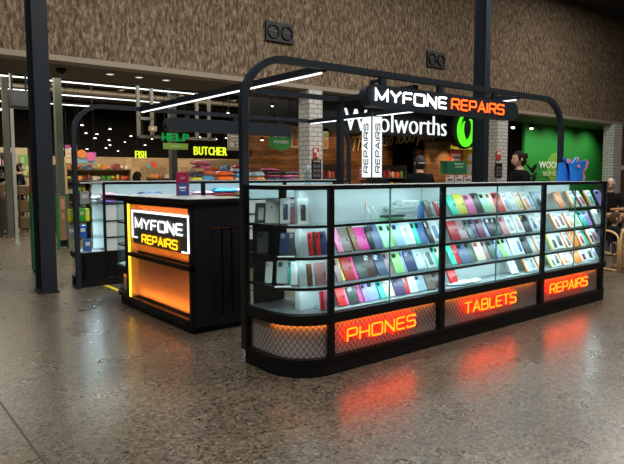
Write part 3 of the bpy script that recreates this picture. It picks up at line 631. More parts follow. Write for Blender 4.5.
# corner cabinet goods
def corner_item(kind, c1, c2, px, z, y, w, h, yaw, lean, lab):
    r = case_item(kind, c1, c2, w, h, .018); x = X_at(px, z+.06, y); L = math.radians(lean)
    r.rotation_euler = (-L, 0, math.radians(yaw)); r.location = (x, y, z+.018*math.sin(L)+.0015); tag(r, lab, 'phone case', 'packs in the rounded corner cabinet')
corner_item('box', 'charcoal', 'silver', 260, 1.08, 3.62, .085, .15, -45, 18, 'dark boxed case with silver phone print, leftmost on the corner top shelf')
corner_item('box', 'white', 'white', 272, 1.08, 3.54, .10, .18, -40, 20, 'plain white carton on the corner cabinet top shelf')
corner_item('box', 'white', 'navy', 285, 1.08, 3.44, .075, .19, -38, 20, 'white blister pack with blue phone print, left of two on corner top shelf')
corner_item('case', 'pink', None, 293, 1.08, 3.44, .045, .15, -40, 20, 'slim pink phone case between two white packs on the corner top shelf')
corner_item('box', 'white', 'charcoal', 303, 1.08, 3.28, .075, .19, -35, 18, 'white blister pack with dark phone print, right of two on corner top shelf')
corner_item('case', 'charcoal', None, 262, .857, 3.6, .08, .16, -45, 15, 'dark phone case at left on the corner second shelf')
corner_item('case', 'navy', 'grey', 284, .857, 3.45, .07, .16, -45, 15, 'dark phone case on a wire easel, corner second shelf')
corner_item('case', 'charcoal', 'grey', 292, .857, 3.42, .07, .16, -45, 15, 'dark phone case beside the pale backing, corner second shelf')
corner_item('case', 'red', None, 312, .857, 3.25, .03, .17, -12, 12, 'slim red case, left of two on corner second shelf')
corner_item('case', 'charcoal', None, 316, .857, 3.27, .03, .17, -12, 12, 'slim dark case between two red cases on corner second shelf')
corner_item('case', 'red', None, 319.5, .857, 3.24, .03, .17, -12, 12, 'slim red case, right of two on corner second shelf')
corner_item('case', 'navy', None, 325, .857, 3.25, .055, .17, -8, 12, 'navy case at the right end of corner second shelf')
corner_item('case', 'white', 'silver', 268, .64, 3.55, .05, .16, -45, 22, 'white case leaning leftmost on the corner third shelf')
corner_item('case', 'clear', 'charcoal', 282, .64, 3.47, .085, .17, -42, 20, 'clear case with dark camera patch on the corner third shelf')
corner_item('case', 'turquoise', None, 290, .64, 3.42, .04, .17, -42, 20, 'slim green case on the corner third shelf')
corner_item('case', 'white', 'silver', 294, .64, 3.37, .05, .17, -42, 20, 'white case beside the pale backing on the corner third shelf')
corner_item('wallet', 'brown', None, 311, .64, 3.26, .035, .16, -10, 10, 'slim brown case on the corner third shelf')
corner_item('wallet', 'dusty pink', None, 322, .64, 3.23, .085, .165, -8, 12, 'dusty pink wallet case at the right of the corner third shelf')
corner_item('wallet', 'red', None, 323.5, .457, 3.23, .03, .14, -8, 10, 'slim red case, left of the pair on the corner cabinet floor')
corner_item('wallet', 'pink', None, 327, .457, 3.22, .03, .14, -8, 10, 'slim pink case, right of the pair on the corner cabinet floor')
for i, (px, z, y, lab) in enumerate(((297, 1.08, 3.3, 'white price card lying flat on the corner top shelf'), (286, .857, 3.36, 'white price card lying flat on the corner second shelf'), (283, .64, 3.38, 'white price card lying flat on the corner third shelf'))):
    x = X_at(px, z, y); R = Matrix.Translation((x, y, z)) @ Matrix.Rotation(math.radians(-35), 4, 'Z')
    tag(MB().box(-.06, .06, -.03, .03, .0012, .004, R).build('price_card', mat((.85, .88, .9), .4)), lab, 'card')
# top shelf goods in the PHONES bay
x = X_at(371, 1.1, 3.3); t = empty('wire_easel', (x, 3.3, 1.08), 'small white wire phone easel with a pointed tag, PHONES top shelf', 'stand')
m = MB(); 
for s_ in (-.035, .035): m.tube([(x+s_, 3.26, 1.083), (x+s_, 3.27, 1.13), (x+s_*.9, 3.33, 1.20), (x+s_*.6, 3.35, 1.083)], .003, 6)
for zz in (1.10, 1.13, 1.17, 1.20): m.tube([(x-.035, 3.27+(zz-1.1)*.5, zz), (x+.035, 3.27+(zz-1.1)*.5, zz)], .003, 6)
m.build('wire_frame', WHITE, t); 
MB().add([(x-.045, 3.31, 1.2), (x-.02, 3.31, 1.2), (x-.042, 3.32, 1.27), (x-.045, 3.316, 1.2), (x-.02, 3.316, 1.2), (x-.042, 3.326, 1.27)], [(0, 1, 2), (3, 5, 4), (0, 3, 4, 1), (1, 4, 5, 2), (2, 5, 3, 0)]).build('tag', mat((.9, .6, .5), .5), t)
def carton(px0, px1, z0, h, y0, y1, col, lab, name='white_carton'):
    xa, xb = X_at(px0, z0+.03, y0), X_at(px1, z0+.03, y0); t = empty(name, ((xa+xb)/2, y0, z0), lab, 'box', 'boxes stacked on the PHONES top shelf')
    MB().box(xa, xb, y0, y1, z0, z0+h-.001).build('carton', mat(col, .5), t, bevel=.002)
    MB().box(xa+.01, xb-.01, y0-.0012, y0, z0+h*.35, z0+h*.5).build('label_strip', mat((.3, .45, .45), .5), t)
carton(386, 404, 1.0815, .02, 3.2, 3.29, (.3, .75, .5), 'flat green box lying at the left of the white stack')
carton(386, 405, 1.1025, .018, 3.21, 3.28, (.05, .06, .06), 'flat dark box lying on the green box')
carton(396, 417, 1.0815, .032, 3.30, 3.39, (.7, .78, .75), 'pale flat box, lowest of the white stack')
carton(394, 418, 1.114, .034, 3.30, 3.39, (.68, .78, .75), 'pale flat box, second in the white stack')
carton(393, 416, 1.149, .034, 3.30, 3.39, (.75, .82, .8), 'pale flat box, third in the white stack')
carton(403, 411, 1.184, .045, 3.30, 3.38, (.82, .85, .84), 'small white box, left of two topping the white stack')
carton(411, 419, 1.184, .042, 3.30, 3.38, (.85, .85, .85), 'small white box, right of two topping the white stack')
def bottle(loc, s, cap, body, lab, rg=None):
    t = empty('spray_bottle', loc, lab, 'bottle'); 
    MB().lathe(loc, [(.024*s, .0015), (.026*s, .01*s), (.026*s, .09*s), (.012*s, .115*s), (.012*s, .12*s)], 14).build('bottle_body', body, t, smooth=True)
    MB().lathe((loc[0], loc[1], loc[2]+.121*s), [(.014*s, 0), (.014*s, .022*s), (.008*s, .03*s)], 12).build('cap', cap, t)
bottle((X_at(420.5, 1.12, 3.22), 3.215, 1.08), 1.0, cmat('teal'), mat((.12, .3, .75), .2), 'small blue bottle with green cap on the PHONES top shelf')
# silver packs lying in TABLETS bottom
for i, (px, c, lab) in enumerate(((456, (.6, .75, .85), 'silver-blue plastic pouch, left of three lying flat in the TABLETS bay'), (465, (.75, .82, .8), 'silver plastic pouch, middle of three lying flat in the TABLETS bay'), (475, (.8, .82, .8), 'white plastic pouch, right of three lying flat in the TABLETS bay'))):
    x = X_at(px, .48, 3.26); m = MB(); n = 12
    R = Matrix.Translation((x, 3.27, .4575+.012)) @ Matrix.Rotation(.3*i-.3, 4, 'Z')
    vs_ = []
    for a in range(9):
        for b_ in range(7):
            u, v = a/8*2-1, b_/6*2-1; hgt = .02*(1-u*u)**.5*(1-v*v)**.5 if abs(u) < 1 and abs(v) < 1 else 0
            vs_.append((u, v, hgt*(1+.4*math.sin(7*u+5*v))))
    top = [R @ Vector((u*.09, v*.045, z+.001)) for u, v, z in vs_]; bot = [R @ Vector((u*.09, v*.045, -.011 if 0 < k % 7 < 6 and 6 < k < 56 else 0)) for k, (u, v, z) in enumerate(vs_)]
    fs = []
    for a in range(8):
        for b_ in range(6): k = a*7+b_; fs += [(k, k+7, k+8, k+1), (k+63, k+64, k+71, k+70)]
    rim = [a*7 for a in range(9)]+[56+b_ for b_ in range(1, 7)]+[a*7+6 for a in range(7, -1, -1)]+[b_ for b_ in range(5, 0, -1)]
    for k in range(len(rim)): p_, q_ = rim[k], rim[(k+1) % len(rim)]; fs.append((p_, q_, q_+63, p_+63))
    m.add(top+bot, fs); tag(m.build('plastic_pouch', mat(c, .25), smooth=True), lab, 'pouch')
# bottle and leaflets on the tops
bottle((X_at(304.5, 1.345, 3.74), 3.70, 1.358), 1.0, mat((.3, .5, .6), .3), glass_mat((.75, .88, .95), .8), 'clear plastic bottle standing on the front cabinet top')
def blob(loc, dims, col, rz=0, name='wrapped_packet', lab='', group=None, cat='packet', trim=None):
    """soft folded packet: a puffy rounded slab with creases"""
    m = MB(); w, d, h = dims; R = Matrix.Translation(loc) @ Matrix.Rotation(rz, 4, 'Z'); nx, ny = 10, 8; top = []; ph = random.random()*6
    for a in range(nx+1):
        for b_ in range(ny+1):
            u, v = a/nx*2-1, b_/ny*2-1; e = (max(0, 1-u**6)*max(0, 1-v**6))**.4
            top.append((u*w/2*(1+.04*math.sin(5*v+ph)), v*d/2*(1+.04*math.sin(4*u+ph)), h*(.45+e*(.5+.08*math.sin(6*u+3*v+ph)))))
    bot = [(x_, y_, h*.02 if (0 < k//(ny+1) < nx and 0 < k % (ny+1) < ny) else h*.3) for k, (x_, y_, z_) in enumerate(top)]
    N = len(top); fs = []
    for a in range(nx):
        for b_ in range(ny): k = a*(ny+1)+b_; fs += [(k, k+ny+1, k+ny+2, k+1), (k+N, k+1+N, k+ny+2+N, k+ny+1+N)]
    rim = [a*(ny+1) for a in range(nx+1)]+[nx*(ny+1)+b_ for b_ in range(1, ny+1)]+[a*(ny+1)+ny for a in range(nx-1, -1, -1)]+[b_ for b_ in range(ny-1, 0, -1)]
    for k in range(len(rim)): p_, q_ = rim[k], rim[(k+1) % len(rim)]; fs.append((p_, q_, q_+N, p_+N))
    m.add([R @ Vector(v) for v in top+bot], fs); o = m.build(name, mat(col, .28), smooth=True); tag(o, lab, cat, group)
    if trim:
        R2 = R @ Matrix.Translation((0, -d*.15, h*.93)); local_ = MB().box(-w*.22, w*.22, -d*.1, d*.1, 0, h*.08, R2); k = local_.build('paper_label', mat(trim, .5), o)
    return o
YT = 8.0
def stack(px0, px1, Y, z0, layers, where, group):
    z = z0
    for i, (cn, col, h, dx) in enumerate(layers):
        h = h*1.3 if z0 > 1.3 else h
        a, b_ = X_at(px0, z, Y), X_at(px1, z, Y); w = (b_-a); lv = 'lowest' if i == 0 else ('topmost' if i == len(layers)-1 else ('second up' if i == 1 else 'third up'))
        if len(layers) == 1: lv = 'alone'
        blob(((a+b_)/2+dx, Y, z+.001), (w*random.uniform(.86, .97), .27, h*.93), col, random.uniform(-.12, .12), lab=f'{cn} wrapped packet, {lv} {where}', group=group, trim=(.85, .85, .85) if i % 2 else None)
        z += h
gt = 'packets stacked on the rear cabinet tops'
stack(189, 200, 8.0, 1.366, [('yellow', (.65, .6, .05), .05, 0), ('dark navy', (.04, .06, .12), .05, .0), ('peach', (.6, .35, .2), .05, .02)], 'in the stack right of the maroon stand', gt)
stack(198, 212, 8.05, 1.366, [('light blue', (.15, .45, .8), .07, 0), ('orange-red', (.8, .2, .08), .055, 0), ('dusty pink', (.6, .12, .2), .06, -.05), ('rose pink', (.65, .15, .22), .05, -.08)], 'in the tall stack under the BUTCHER sign', gt)
stack(214, 231, 8.0, 1.366, [('bright orange', (.95, .18, .02), .06, 0), ('vivid orange', (.9, .15, .02), .055, 0)], 'in the orange pair left of the front arch leg', gt)
stack(232, 246, 8.0, 1.366, [('silver-white', (.65, .65, .7), .05, 0), ('sky blue', (.12, .45, .75), .05, 0), ('white-blue', (.5, .6, .75), .05, 0), ('crimson', (.5, .03, .12), .045, .03)], 'in the stack behind the front arch leg', gt)
stack(252, 261, 8.0, 1.366, [('orange', (.85, .35, .08), .05, 0), ('pale blue', (.4, .6, .75), .06, 0)], 'in the short stack right of the arch leg', gt)
stack(262, 277, 8.0, 1.366, [('dark blue', (.04, .05, .12), .04, 0), ('maroon', (.35, .03, .08), .04, 0), ('black', (.03, .02, .03), .04, 0), ('deep pink', (.5, .05, .15), .035, 0)], 'in the dark stack left of the tiled pier', gt)
stack(278, 296, 8.0, 1.366, [('violet', (.15, .06, .2), .04, 0), ('pink', (.6, .15, .25), .035, 0), ('charcoal', (.03, .03, .04), .045, 0)], 'in the stack just before the tiled pier', gt)
gs = 'packets on the upper shelf of the rear cabinets'
stack(101, 113, 7.97, 1.082, [('purple', (.25, .15, .6), .05, 0), ('red', (.6, .05, .1), .05, .02), ('pink', (.75, .25, .35), .04, 0)], 'at the left on the rear upper shelf', gs)
stack(113, 122, 7.97, 1.082, [('lilac', (.4, .3, .6), .05, 0), ('golden yellow', (.8, .55, .05), .045, 0)], 'second group on the rear upper shelf', gs)
stack(139, 160, 7.97, 1.082, [('blue', (.05, .3, .6), .09, 0), ('navy', (.03, .08, .2), .05, 0)], 'behind the counter left of the maroon stand', gs)
stack(191, 212, 7.97, 1.082, [('pale pink', (.85, .5, .65), .09, 0), ('light pink', (.85, .55, .7), .05, 0)], 'behind the counter right of the maroon stand', gs)
stack(213, 235, 7.97, 1.082, [('lemon yellow', (.8, .7, .08), .065, 0), ('red', (.6, .06, .08), .04, 0), ('bright blue', (.04, .35, .8), .07, 0)], 'in the blue-topped pile behind the counter', gs)
stack(235, 247, 7.97, 1.082, [('blue', (.05, .3, .6), .06, 0), ('lime', (.45, .65, .1), .05, 0), ('pink-lilac', (.75, .4, .65), .06, 0)], 'in the pile partly behind the arch leg', gs)
stack(93, 99, 7.97, 1.082, [('grey', (.3, .35, .38), .05, 0), ('silver', (.6, .65, .68), .05, 0)], 'beside the rear corner cabinet', gs)
gk = 'packs in the far left corner cabinet'
for i, (px, z, c, w, lab) in enumerate(((70.5, .857, (.75, .8, .03), .07, 'yellow pack, leftmost on the far corner cabinet second shelf'), (75.5, .857, (.03, .35, .05), .07, 'dark green pack behind the rear arch leg on the second shelf'), (82, .857, (.05, .45, .06), .08, 'green pack with yellow trim in the far corner cabinet'), (87, .857, (.75, .8, .03), .05, 'yellow pack, rightmost on the far corner cabinet second shelf'), (83, .64, (.03, .12, .5), .1, 'blue pack on the far corner cabinet third shelf'), (87, .457, (.05, .15, .45), .1, 'blue pack on the far corner cabinet floor'), (72, .64, (.3, .33, .35), .1, 'grey pack on the far corner cabinet third shelf'), (84, 1.08, (.35, .4, .42), .12, 'grey clear pack on the far corner cabinet top shelf'))):
    x = X_at(px, z+.05, 7.9); m = plate(MB(), w, .16, .03, .008, x, z+.0815, 7.9-(i % 2)*.035); o = m.build('hanging_pack', mat(c, .3), bevel=.002); tag(o, lab, 'pack', gk)
    plate(MB(), w*.6, .05, .001, .004, x, z+.10, 7.8985-(i % 2)*.035).build('paper_label', mat((.8, .8, .4), .5) if i < 4 else WHITE, o)
blob((X_at(109, .9, 7.9)-.0, 7.735-.0, 1.3), (.01, .01, .005), (.5, .05, .05), lab='', name='x') if False else None
# maroon brochure stand on the counter
c = (2.84, 5.74, 1.229); t = empty('brochure_stand', c, 'maroon counter stand with a blue leaflet, on the service counter', 'stand', rz=math.radians(-40))
R = Matrix.Translation(c) @ Matrix.Rotation(math.radians(-40), 4, 'Z')
zt = .245
MB().box(-.065, .065, -.02, .02, 0, zt, R).build('backboard', mat((.3, .01, .06), .4), t)
l = MB().box(-.045, .055, -.024, -.0201, .005, .135, R).build('leaflet', mat((.02, .08, .3), .4), t)
MB().box(-.03, .04, -.026, -.024, .075, .095, R).box(-.02, .03, -.026, -.024, .05, .058, R).build('printed_text', WHITE, l)
MB().box(-.02, .03, -.0215, -.02, .19, .197, R).box(-.02, .03, -.0215, -.02, .175, .182, R).build('printed_text', mat((.6, .3, .35), .5), t)
MB().box(-.07, .07, -.05, .03, 0, .004, R).build('foot', glass_mat(), t)
# blue cut-out pieces on the far right of the front row
bx_ = 6.35
def cut(points, y, th, m, name, parent, off=(0, 0)):
    R = Matrix.Translation((0, y+th, 0)) @ Matrix.Rotation(PI/2, 4, 'X'); return MB().prism([(a+off[0], b_+off[1]) for a, b_ in points], 0, th, R).build(name, m, parent)
BLUE = mat((.02, .2, .75), .35); PINK = mat((.85, .3, .45), .4)
def pxpts(L_, y): return [(at(a, b_, y).x, at(a, b_, y).z) for a, b_ in L_]
t = empty('blue_cutout', (6.4, 3.66, 1.34), 'bright blue rectangular cut-out standing on the cabinet top, left of the pair', 'display cut-out')
cut(pxpts([(558, 181.5), (571.5, 181.5), (572, 163), (566, 163), (563, 157.5), (565, 157.5), (568, 162), (560, 163)], 3.66), 3.66, .02, BLUE, 'panel', t)
cut(pxpts([(567, 163), (568.5, 158), (572, 160), (570.5, 164)], 3.655), 3.655, .008, PINK, 'pink_patch', t)
t = empty('blue_cutout', (6.7, 3.60, 1.34), 'blue wing-shaped cut-out with pink scalloped edge on the cabinet top', 'display cut-out')
W1 = [(572, 181.8), (570.5, 162.5), (573, 163), (577, 157), (577.5, 158), (575.5, 162.5), (584.5, 160.3), (586.5, 161), (585.5, 167), (582, 172), (583.5, 177), (582, 182)]
cut(pxpts(W1, 3.60), 3.60, .02, BLUE, 'wing', t)
W2 = [(574, 181.8), (575.5, 163), (578, 157), (579.3, 158.5), (577.5, 162), (586.5, 159.6), (588.8, 161.5), (587, 168.5), (583.8, 172), (585.6, 177), (584, 182)]
cut(pxpts(W2, 3.623), 3.623, .012, PINK, 'pink_edge', t)
cut(pxpts([(577.5, 165), (580, 164.5), (580.5, 167.5), (578, 168)], 3.592), 3.592, .006, PINK, 'pink_spot', t)
# ================================================================ PEOPLE
def skin_mesh(verts, edges, name, m, parent=None, root=0, sub=2):
    me = bpy.data.meshes.new(name); me.from_pydata([v[0] for v in verts], edges, [])
    bm = bmesh.new(); bm.from_mesh(me); L_ = bm.verts.layers.skin.verify(); bm.verts.ensure_lookup_table()
    for i, v in enumerate(bm.verts):
        r = verts[i][1]; v[L_].radius = r if isinstance(r, tuple) else (r, r); v[L_].use_root = (i == root)
    bm.to_mesh(me); bm.free()
    o = bpy.data.objects.new(name, me); COL.objects.link(o); sk = o.modifiers.new('s', 'SKIN'); sk.use_smooth_shade = True; sb = o.modifiers.new('b', 'SUBSURF'); sb.levels = sub
    dg = bpy.context.evaluated_depsgraph_get(); me2 = bpy.data.meshes.new_from_object(o.evaluated_get(dg)); bpy.data.objects.remove(o)
    me2.materials.clear(); me2.materials.append(m); me2.name = name
    for p in me2.polygons: p.use_smooth = True
    o = bpy.data.objects.new(name, me2); COL.objects.link(o)
    if parent is not None: o.parent = parent
    return o
def person(loc, rz, ht, lab, top, legs, hair, hairstyle='short', sit=False, cap=None, glasses=False, skin=SKIN, arms='down', name='person', group=None, child=False):
    t = empty(name, loc, lab, 'person', group, rz); s = ht/1.75; hz = .93*s; SHZ = 1.43*s   # faces local -Y
    hs = s*(1.35 if child else 1.0)
    V = lambda x, y, z, r: (Vector((x*s, y*s, z*s)), r*s if not isinstance(r, tuple) else (r[0]*s, r[1]*s))
    dz = -.45 if sit else 0
    body = [V(0, 0, .95+dz, .13), V(0, 0, 1.12+dz, .12), V(0, .01, 1.32+dz, .14), V(0, .01, 1.45+dz, .09), V(0, 0, 1.53+dz, .052)]
    E = [(0, 1), (1, 2), (2, 3), (3, 4)]
    def hand(bx, by, bz, sx, idx):
        body.append(V(bx, by, bz, .03)); h0 = len(body)-1; E.append((idx, h0))
        fl = [.065, .08, .085, .075]
        for q in range(4):
            x_ = bx+sx*(-.024+.016*q); body.append(V(x_, by-.012, bz-.05, .0095)); E.append((h0, len(body)-1)); body.append(V(x_, by-.03, bz-.05-fl[q], .0085)); E.append((len(body)-2, len(body)-1))
        body.append(V(bx-sx*.035, by-.03, bz-.03, .01)); E.append((h0, len(body)-1)); body.append(V(bx-sx*.035, by-.05, bz-.07, .009)); E.append((len(body)-2, len(body)-1))
    AR = {}
    for sx in (-1, 1):
        if arms == 'down': pts = [(.17*sx, .01, 1.42+dz, .062), (.225*sx, .03, 1.14+dz, .047), (.22*sx, -.07, .90+dz, .034)]
        elif arms == 'phone' : pts = [(.17*sx, .01, 1.42+dz, .062), (.23*sx, -.02, 1.15+dz, .047), (.12*sx, -.25, 1.22+dz, .034)]
        else: pts = [(.17*sx, .01, 1.42+dz, .062), (.24*sx, -.03, 1.16+dz, .047), (.13*sx, -.28, 1.12+dz, .034)]
        AR[sx] = pts; pr = 3 if False else 2
        for p_ in pts: body.append(V(*p_)); E.append((pr, len(body)-1)); pr = len(body)-1
        x_, y_, z_, _ = pts[-1]; hand(x_, y_-.02, z_-.06, sx, pr)
    LG = {}
    for sx in (-1, 1):
        if sit: pts = [(.09*sx, -.02, .93+dz, .095), (.11*sx, -.42, .93+dz, .07), (.11*sx, -.44, .5+dz+.02, .05), (.11*sx, -.44, .08, .04), (.11*sx, -.56, .035, .032)]
        else: pts = [(.09*sx, 0, .88, .095), (.10*sx, -.01, .5, .065), (.10*sx, .02, .1, .042), (.10*sx, -.12, .04, .035)]
        LG[sx] = pts; pr = 0
        for p_ in pts: body.append(V(*p_)); E.append((pr, len(body)-1)); pr = len(body)-1
    # head chain
    hb = 1.505+dz; body.append(V(0, -.015, hb+.06, (.055, .055))); E.append((4, len(body)-1)); k0 = len(body)-1
    b = skin_mesh(body, E, 'body', skin, t)
    # head shape merged into the body mesh
    bm = bmesh.new(); bm.from_mesh(b.data); hc = Vector((0, -.015*s, (hb+.06)*s+.085*hs))
    r_ = bmesh.ops.create_uvsphere(bm, u_segments=20, v_segments=14, radius=.1*hs, matrix=Matrix.Translation(hc))
    for v in r_['verts']:
        q = (v.co-hc)/(.1*hs); x_, y_, z_ = q
        fy = 1.0; 
        if z_ < 0: x_ *= 1-.28*(-z_); fy = 1-.08*(-z_)
        nx = Vector((x_*.80, y_*1.0*fy-(.05 if y_ < 0 and z_ < -.3 else 0), z_*1.22))
        if y_ < -.75 and abs(q.x) < .2 and -.45 < z_ < .1: nx.y -= .22 if z_ < -.12 else .1      # nose
        if y_ < -.6 and .18 < abs(q.x) < .5 and 0 < z_ < .25: nx.y += .08                        # eye sockets
        if y_ < -.5 and abs(q.x) < .3 and z_ < -.8: nx.y -= .06
        v.co = hc+nx*.1*hs
    for sx in (-1, 1): 
        e_ = bmesh.ops.create_uvsphere(bm, u_segments=8, v_segments=6, radius=.028*hs, matrix=Matrix.Translation(hc+Vector((sx*.082*hs, .012*hs, -.005*hs))))
        for v in e_['verts']: d_ = v.co-(hc+Vector((sx*.082*hs, .012*hs, -.005*hs))); v.co -= Vector((d_.x*.6, d_.y*.3, 0))
    bm.to_mesh(b.data); bm.free()
    for p in b.data.polygons: p.use_smooth = True
    dk = mat((.02, .015, .012), .3)
    for sx in (-1, 1): local(MB().ball(hc+Vector((sx*.033*hs, -.088*hs, .012*hs)), .0095*hs, 8)).build('eye', dk, t)
    local(MB().tube([hc+Vector((a*.024*hs, (-.094+.008*abs(a))*hs, -.062*hs)) for a in (-1, -.5, 0, .5, 1)], .005*hs, 6)).build('mouth', mat((.4, .14, .12), .5), t)
    # clothes
    cl = [V(0, 0, .90+dz, (.155, .135)), V(0, 0, 1.1+dz, .14), V(0, .01, 1.32+dz, .165), V(0, .01, 1.44+dz, .115), V(0, .02, 1.515+dz, .078)]; ce = [(0, 1), (1, 2), (2, 3), (3, 4)]
    for sx in (-1, 1):
        pr = 2
        for (x_, y_, z_, r0) in AR[sx]: cl.append(V(x_, y_, z_, r0+.02)); ce.append((pr, len(cl)-1)); pr = len(cl)-1
    skin_mesh(cl, ce, 'jacket', mat(tuple(c*.5 for c in top), .9, 0, .12), t)
    tr = [V(0, 0, .93+dz, .15)]; te = []
    for sx in (-1, 1):
        pr = 0
        for (x_, y_, z_, r0) in LG[sx][:-1]: tr.append(V(x_, y_, z_, r0+.016)); te.append((pr, len(tr)-1)); pr = len(tr)-1
    skin_mesh(tr, te, 'trousers', mat(legs, .85), t)
    for sx in (-1, 1):
        x_, y_, z_, r0 = LG[sx][-1]; x0_, y0_, z0_, _ = LG[sx][-2]
        skin_mesh([V(x0_, y0_+.03, .05, .048), V(x_, y_, .042, .04), V(x_, y_-.07, .035, .032)], [(0, 1), (1, 2)], 'shoe', mat((.03, .03, .03), .5), t)
    # hair
    m = MB()
    def shell(k, cut_, bump=0):
        vs_ = []; n_, mm = 20, 12
        for i in range(mm+1):
            for j in range(n_):
                a = 2*PI*j/n_; y_ = math.sin(a)
                lim = cut_(y_); th = lim*i/mm
                vs_.append(hc+Vector((math.sin(th)*math.cos(a)*.80*k, math.sin(th)*y_*1.0*k+.008, math.cos(th)*1.2*k))*.1*hs)
        m.add(vs_, [(i*n_+j, (i+1)*n_+j, (i+1)*n_+(j+1) % n_, i*n_+(j+1) % n_) for i in range(mm) for j in range(n_)])
    shell(1.10, lambda y_: math.radians(138 if y_ > .3 else (98 if y_ > -.4 else 54)))
    shell(1.0, lambda y_: math.radians(138 if y_ > .3 else (98 if y_ > -.4 else 54)))
    if hairstyle == 'bun': m.ball(hc+Vector((0, .10, .05))*hs, .05*hs, 12); m.ball(hc+Vector((0, .07, -.03))*hs, .06*hs, 12)
    if hairstyle == 'long': m.tube([hc+Vector((0, .06, .02))*hs, hc+Vector((0, .09, -.08))*hs, hc+Vector((0, .10, -.2))*hs], .07*hs, 12, r2=.04*hs)
    local(m).build('hair', mat(hair, .8, 0, .12), t, smooth=True)
    if cap:
        m = MB(); vs_ = []
        for i in range(9):
            th = math.radians(82)*i/8
            for j in range(20): a = 2*PI*j/20; vs_.append(hc+Vector((math.sin(th)*math.cos(a)*.9, math.sin(th)*math.sin(a)*1.12, math.cos(th)*1.28+.05))*.104*hs)
        m.add(vs_, [(i*20+j, (i+1)*20+j, (i+1)*20+(j+1) % 20, i*20+(j+1) % 20) for i in range(8) for j in range(20)])
        cp = local(m).build('cap', mat(cap, .7), t, smooth=True)
        local(MB().box(-.055*hs, .055*hs, .098*hs, .112*hs, -.005*hs, .012*hs, Matrix.Translation(hc))).build('cap_strap', mat((.6, .6, .6), .6), cp)
        local(MB().box(-.07*hs, .07*hs, -.19*hs, -.09*hs, .02*hs, .03*hs, Matrix.Translation(hc))).build('cap_peak', mat(cap, .7), cp)
    if glasses:
        m = MB()
        for sx in (-1, 1):
            m.tube([hc+Vector((sx*.033+.022*math.cos(a), -.104, .012+.018*math.sin(a)))*hs for a in [2*PI*k/10 for k in range(10)]], .003*hs, 5, closed=True)
            m.tube([hc+Vector((sx*.055, -.104, .016))*hs, hc+Vector((sx*.085, 0, .012))*hs], .0025*hs, 5)
        local(m).build('glasses', mat((.05, .05, .05), .3), t)
    return t
def ground(px, Y): p_ = at(px, 178, Y); return (p_.x, p_.y, 0)
def face(loc, px, Y): 
    p_ = at(px, 178, Y); d = Vector((p_.x-loc[0], p_.y-loc[1])); return math.atan2(d.y, d.x)+PI/2
person(ground(420, 6.6), math.radians(-38+180), 1.74, 'man seen from behind in black jacket and black cap, beyond the glass cabinets', (.012, .012, .014), (.03, .03, .05), (.03, .02, .015), cap=(.02, .02, .022), arms='phone')
person(ground(519, 5.2), math.radians(-122), 1.78, 'woman with dark tied-back hair in black hooded top, seen in profile facing left', (.012, .013, .018), (.02, .02, .03), (.02, .012, .008), 'bun', arms='phone')
person(ground(380.5, 11.4), math.radians(150), 1.62, 'distant shopper with dark hair beside the produce, behind the vertical lightbox', (.03, .03, .035), (.03, .03, .05), (.03, .02, .015), arms='fwd')
person(ground(137, 9.6), math.radians(130), 1.5, 'shopper in black seen from behind above the rear left cabinets', (.012, .012, .014), (.02, .02, .03), (.015, .01, .01))
person(ground(20, 17.6), math.radians(80), 1.8, 'distant dark-clothed shopper inside the supermarket, left of the steel column', (.015, .015, .018), (.02, .02, .03), (.03, .02, .02))
EM = (12.95, 5.95, 0); person(EM, math.radians(-65), 1.8, 'elderly white-haired man in black jacket and glasses, seated at a wooden table', (.015, .015, .018), (.03, .03, .03), (.62, .56, .42), sit=True, glasses=True, arms='fwd')
CH = (9.40, 4.02, 0)
# small child seated: scaled figure lifted onto the chair seat
kid = person((9.10, 4.10, 0), math.radians(51), 1.05, 'toddler with brown hair and dark top, sitting on a rattan chair', (.02, .025, .045), (.04, .05, .1), (.07, .04, .02), sit=True, child=True, arms='fwd')
kid.location.z = .045
# rattan chairs and tables
RAT = mat((.72, .46, .2), .5)
def rattan_chair(loc, rz, lab):
    t = empty('rattan_chair', loc, lab, 'chair', 'rattan chairs at the right', rz)
    local(MB().prism(rrect(.38, .38, .1), .24, .27)).build('seat', mat((.55, .36, .18), .6), t, bevel=.006)
    def hoop(p, q, zt, n=10):
        p, q = Vector(p), Vector(q); pts = [(p.x, p.y, 0), (p.x, p.y, zt*.72)]
        for k in range(1, n): a = PI*k/n; m_ = p.lerp(q, .5-.5*math.cos(a)); pts.append((m_.x, m_.y, zt*.72+zt*.28*math.sin(a)**.7))
        return pts+[(q.x, q.y, zt*.72), (q.x, q.y, 0)]
    local(MB().tube(hoop((-.2, .22, 0), (.2, .22, 0), .68), .019, 8)).build('back_hoop', RAT, t, smooth=True)
    local(MB().tube(hoop((-.13, .215, 0), (.13, .215, 0), .60), .011, 8)).build('inner_hoop', RAT, t, smooth=True)
    for sx in (-1, 1):
        local(MB().tube(hoop((sx*.21, -.22, 0), (sx*.21, .19, 0), .60), .016, 8)).build('arm_hoop', RAT, t, smooth=True)
        local(MB().tube([(sx*.205, -.22, .02), (sx*.205, .2, .02)], .012, 6)).build('runner', RAT, t)
    m = MB()
    pts = [(.18*math.cos(math.radians(a)), .02+.17*math.sin(math.radians(a))) for a in range(0, 181, 15)]
    band(m, pts, .012, .27, .44); local(m).build('woven_back', wood_mat((.68, .44, .2), (.55, .34, .15), .05, .03), t)
rattan_chair((9.20, 4.09, 0), math.radians(165), 'tan rattan tub chair holding the toddler, right of the glass cabinets')
rattan_chair((9.95, 3.85, 0), math.radians(170), 'tan rattan chair at the very right edge, cut by the picture border')
RT=0
